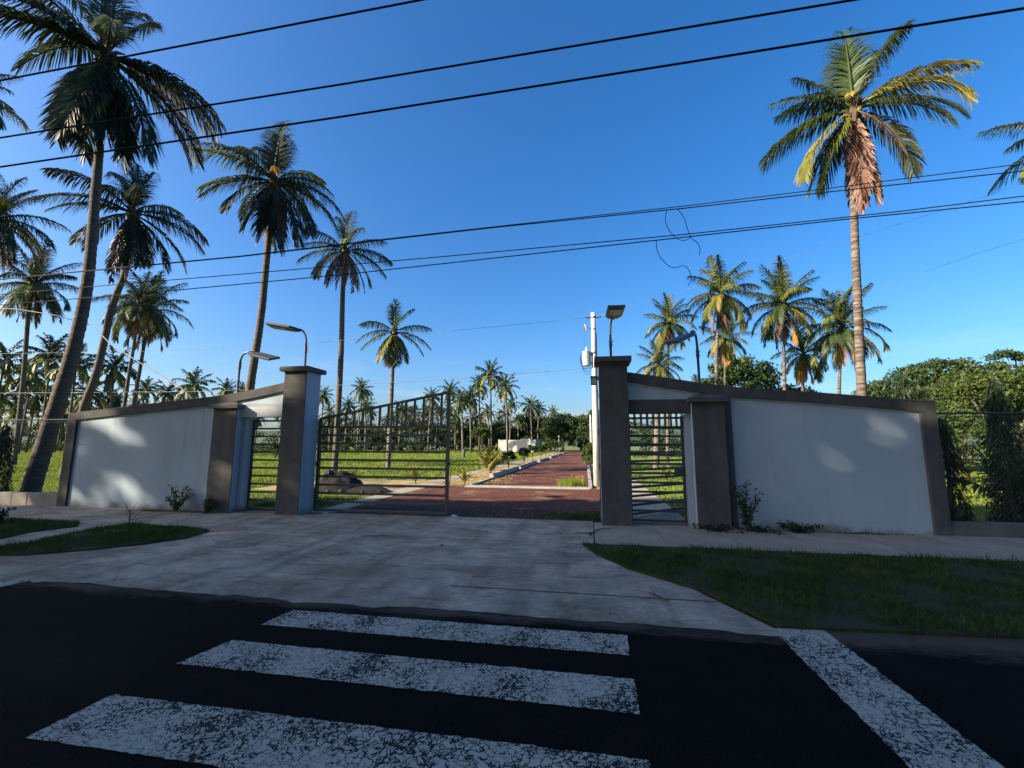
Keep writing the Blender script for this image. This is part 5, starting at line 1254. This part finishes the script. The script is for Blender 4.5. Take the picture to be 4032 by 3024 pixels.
x = g.uniform(-8.6, -6.7, 2500); y = g.uniform(9.7, 12.6, 2500); grass('weed_grass', x, y, .12, .006, 'verge_grass', 8, .9, -.03)
n = 4000; y = 17 + 40 * g.random(n) ** 1.5; x = g.uniform(-5.9, -4.9, n); grass('dry_grass', x, y, .07, .006, 'straw', 9, .9, -.008)
n = 1600; x = g.uniform(2.1, 5.8, n) ; y = 9.22 - .12 * g.random(n); k = g.random(n) < .5 + .5 * np.sin(x * 3); grass('weed_grass', x[k], y[k], .06, .005, 'verge_grass', 10, .9, .0)
n = 1500; x = g.uniform(-10.6, -8.4, n); y = 9.16 - .16 * g.random(n); grass('weed_grass', x, y, .06, .005, 'straw', 11, .9, .0)

# ================================================================== TREES ACROSS THE ROAD (unseen, placed for their shade on the road and the wall)
TX, TZ = math.tan(SUN_AZ), math.tan(SUN_EL) / cos(SUN_AZ)     # drift per metre of y along the sun's rays
g = np.random.default_rng(21)
n = 80000
cy = g.uniform(-8.2, -3.4, n); xw = g.uniform(-20, 19, n); zw = g.uniform(-8.2, 4.8, n)
x = xw - (9.2 - cy) * TX; z = zw + (9.2 - cy) * TZ
def ell(cx, cz, rx, rz, rot=0.0):
    rx, rz = rx + .17, rz + .17
    c, s = cos(rot), sin(rot); u, v = (xw - cx) * c + (zw - cz) * s, -(xw - cx) * s + (zw - cz) * c
    return np.exp(-((u / rx) ** 2 + (v / rz) ** 2) ** 2)
wob = .25 * np.sin(xw * 1.7 + 1) + .15 * np.sin(xw * 4.1)
top = np.interp(xw, [-20, -14, -13.6, -12.2, -11.4, -9.2, -8.4, -7.3, -6.75, -6.3, 1, 3, 4.5, 7, 19], [2.2, 2.2, 2.15, 2.25, 2.9, 3.0, 2.35, 2.35, 3.0, 4.6, 4.6, 4.6, 4.0, 3.4, 3.2]) + wob * .35
light = np.zeros(n)
for e in ((-12.1, 2.0, 1.2, .20, -.28), (-12.9, 1.75, .35, .2, 0), (-11.8, .60, 1.35, .42, -.15), (-12.2, .25, 1.2, .3, 0), (-13.42, 1.2, .16, 1.2, 0), (-15.5, .4, 1.6, .5, 0),
          (-8.65, 1.9, .25, .5, .3), (-8.45, .7, .3, .7, -.3), (-8.9, .2, .3, .3, 0), (-6.85, 2.9, .5, .5, 0), (-6.7, .75, .35, .35, 0), (-7.75, 2.65, .6, .3, 0), (5.45, 2.22, .55, .10, .1), (5.2, 1.80, .36, .10, -.1), (4.3, 1.45, .16, .16, -.6), (3.9, 1.62, .10, .10, 0), (6.1, 2.15, .25, .25, 0), (-2.9, -2.1, .9, .16, .1)):
    light = np.maximum(light, ell(*e))
keep = (z > 2.2) & (zw < top) & (g.random(n) > light * .96)  # unseen crowns shaped for light: leaves left out where sun patches should land
# crowns of a row of trees; bare gaps between them stay small
P = np.stack([x, cy, z], 1)[keep]
tx = np.arange(-47, -4, 6.1); own = np.argmin(np.abs(P[:, :1] - tx[None, :] - .8 * np.sin(P[:, 2:3] * .6)), 1)
for k, xt in enumerate(tx):
    q = P[own == k]
    if len(q) < 50: continue
    t = thing('unseen_shade_tree', 'tall unseen tree across the road behind the viewpoint, crown shaped to shade the wall', 'tree', (xt, -5.8, 0), 'unseen shade trees across the road')
    V, T = leaf_cloud(q - np.array([xt, -5.8, 0]), .12, 1, .235, 1, .1, 200 + k, .62)
    link('crown', fast_mesh('crown', V, T, M['leaf_dark']), t)
    mb = MB(); hz = float(np.percentile(q[:, 2], 70))
    mb.tube([(0, 0, -.05), (.1, 0, hz * .45), (0, 0, hz)], [.38, .28, .08], 9)
    for j in range(12):
        e = q[g.integers(len(q))] - np.array([xt, -5.8, 0]); f = Vector((0, 0, max(1.6, min(e[2] - 1.5, hz * .8))))
        mb.tube([f, f.lerp(Vector(e), .5) + Vector((0, 0, .2)), Vector(e)], [.10, .06, .02], 5)
    mb.build('trunk', M['bark'], t, smooth=True)
# a second group, added unseen behind the viewpoint to block sky light
for k, (xt, yt, h, rx, ry) in enumerate(((-34, -15, 19, 6, 5), (-24, -15, 20, 6, 5), (-14, -15, 20, 6, 5), (-4, -12, 18, 6, 6), (5, -10, 17, 6, 6), (14, -10, 18, 6, 6), (23, -11, 18, 6, 5), (33, -11, 18, 6, 5), (44, -12, 18, 6, 5), (-9, -6, 15, 5, 4))):
    over = False
    tree('unseen_shade_tree', 'tall unseen tree added behind the viewpoint to block sky light', (xt, yt, 0), (rx, ry, h * (.40 if not over else .24)), h * (.56 if not over else .78), 150, 42, .36, 1.25, 'leaf_dark', .3, seed=300 + k, group='unseen shade trees across the road')
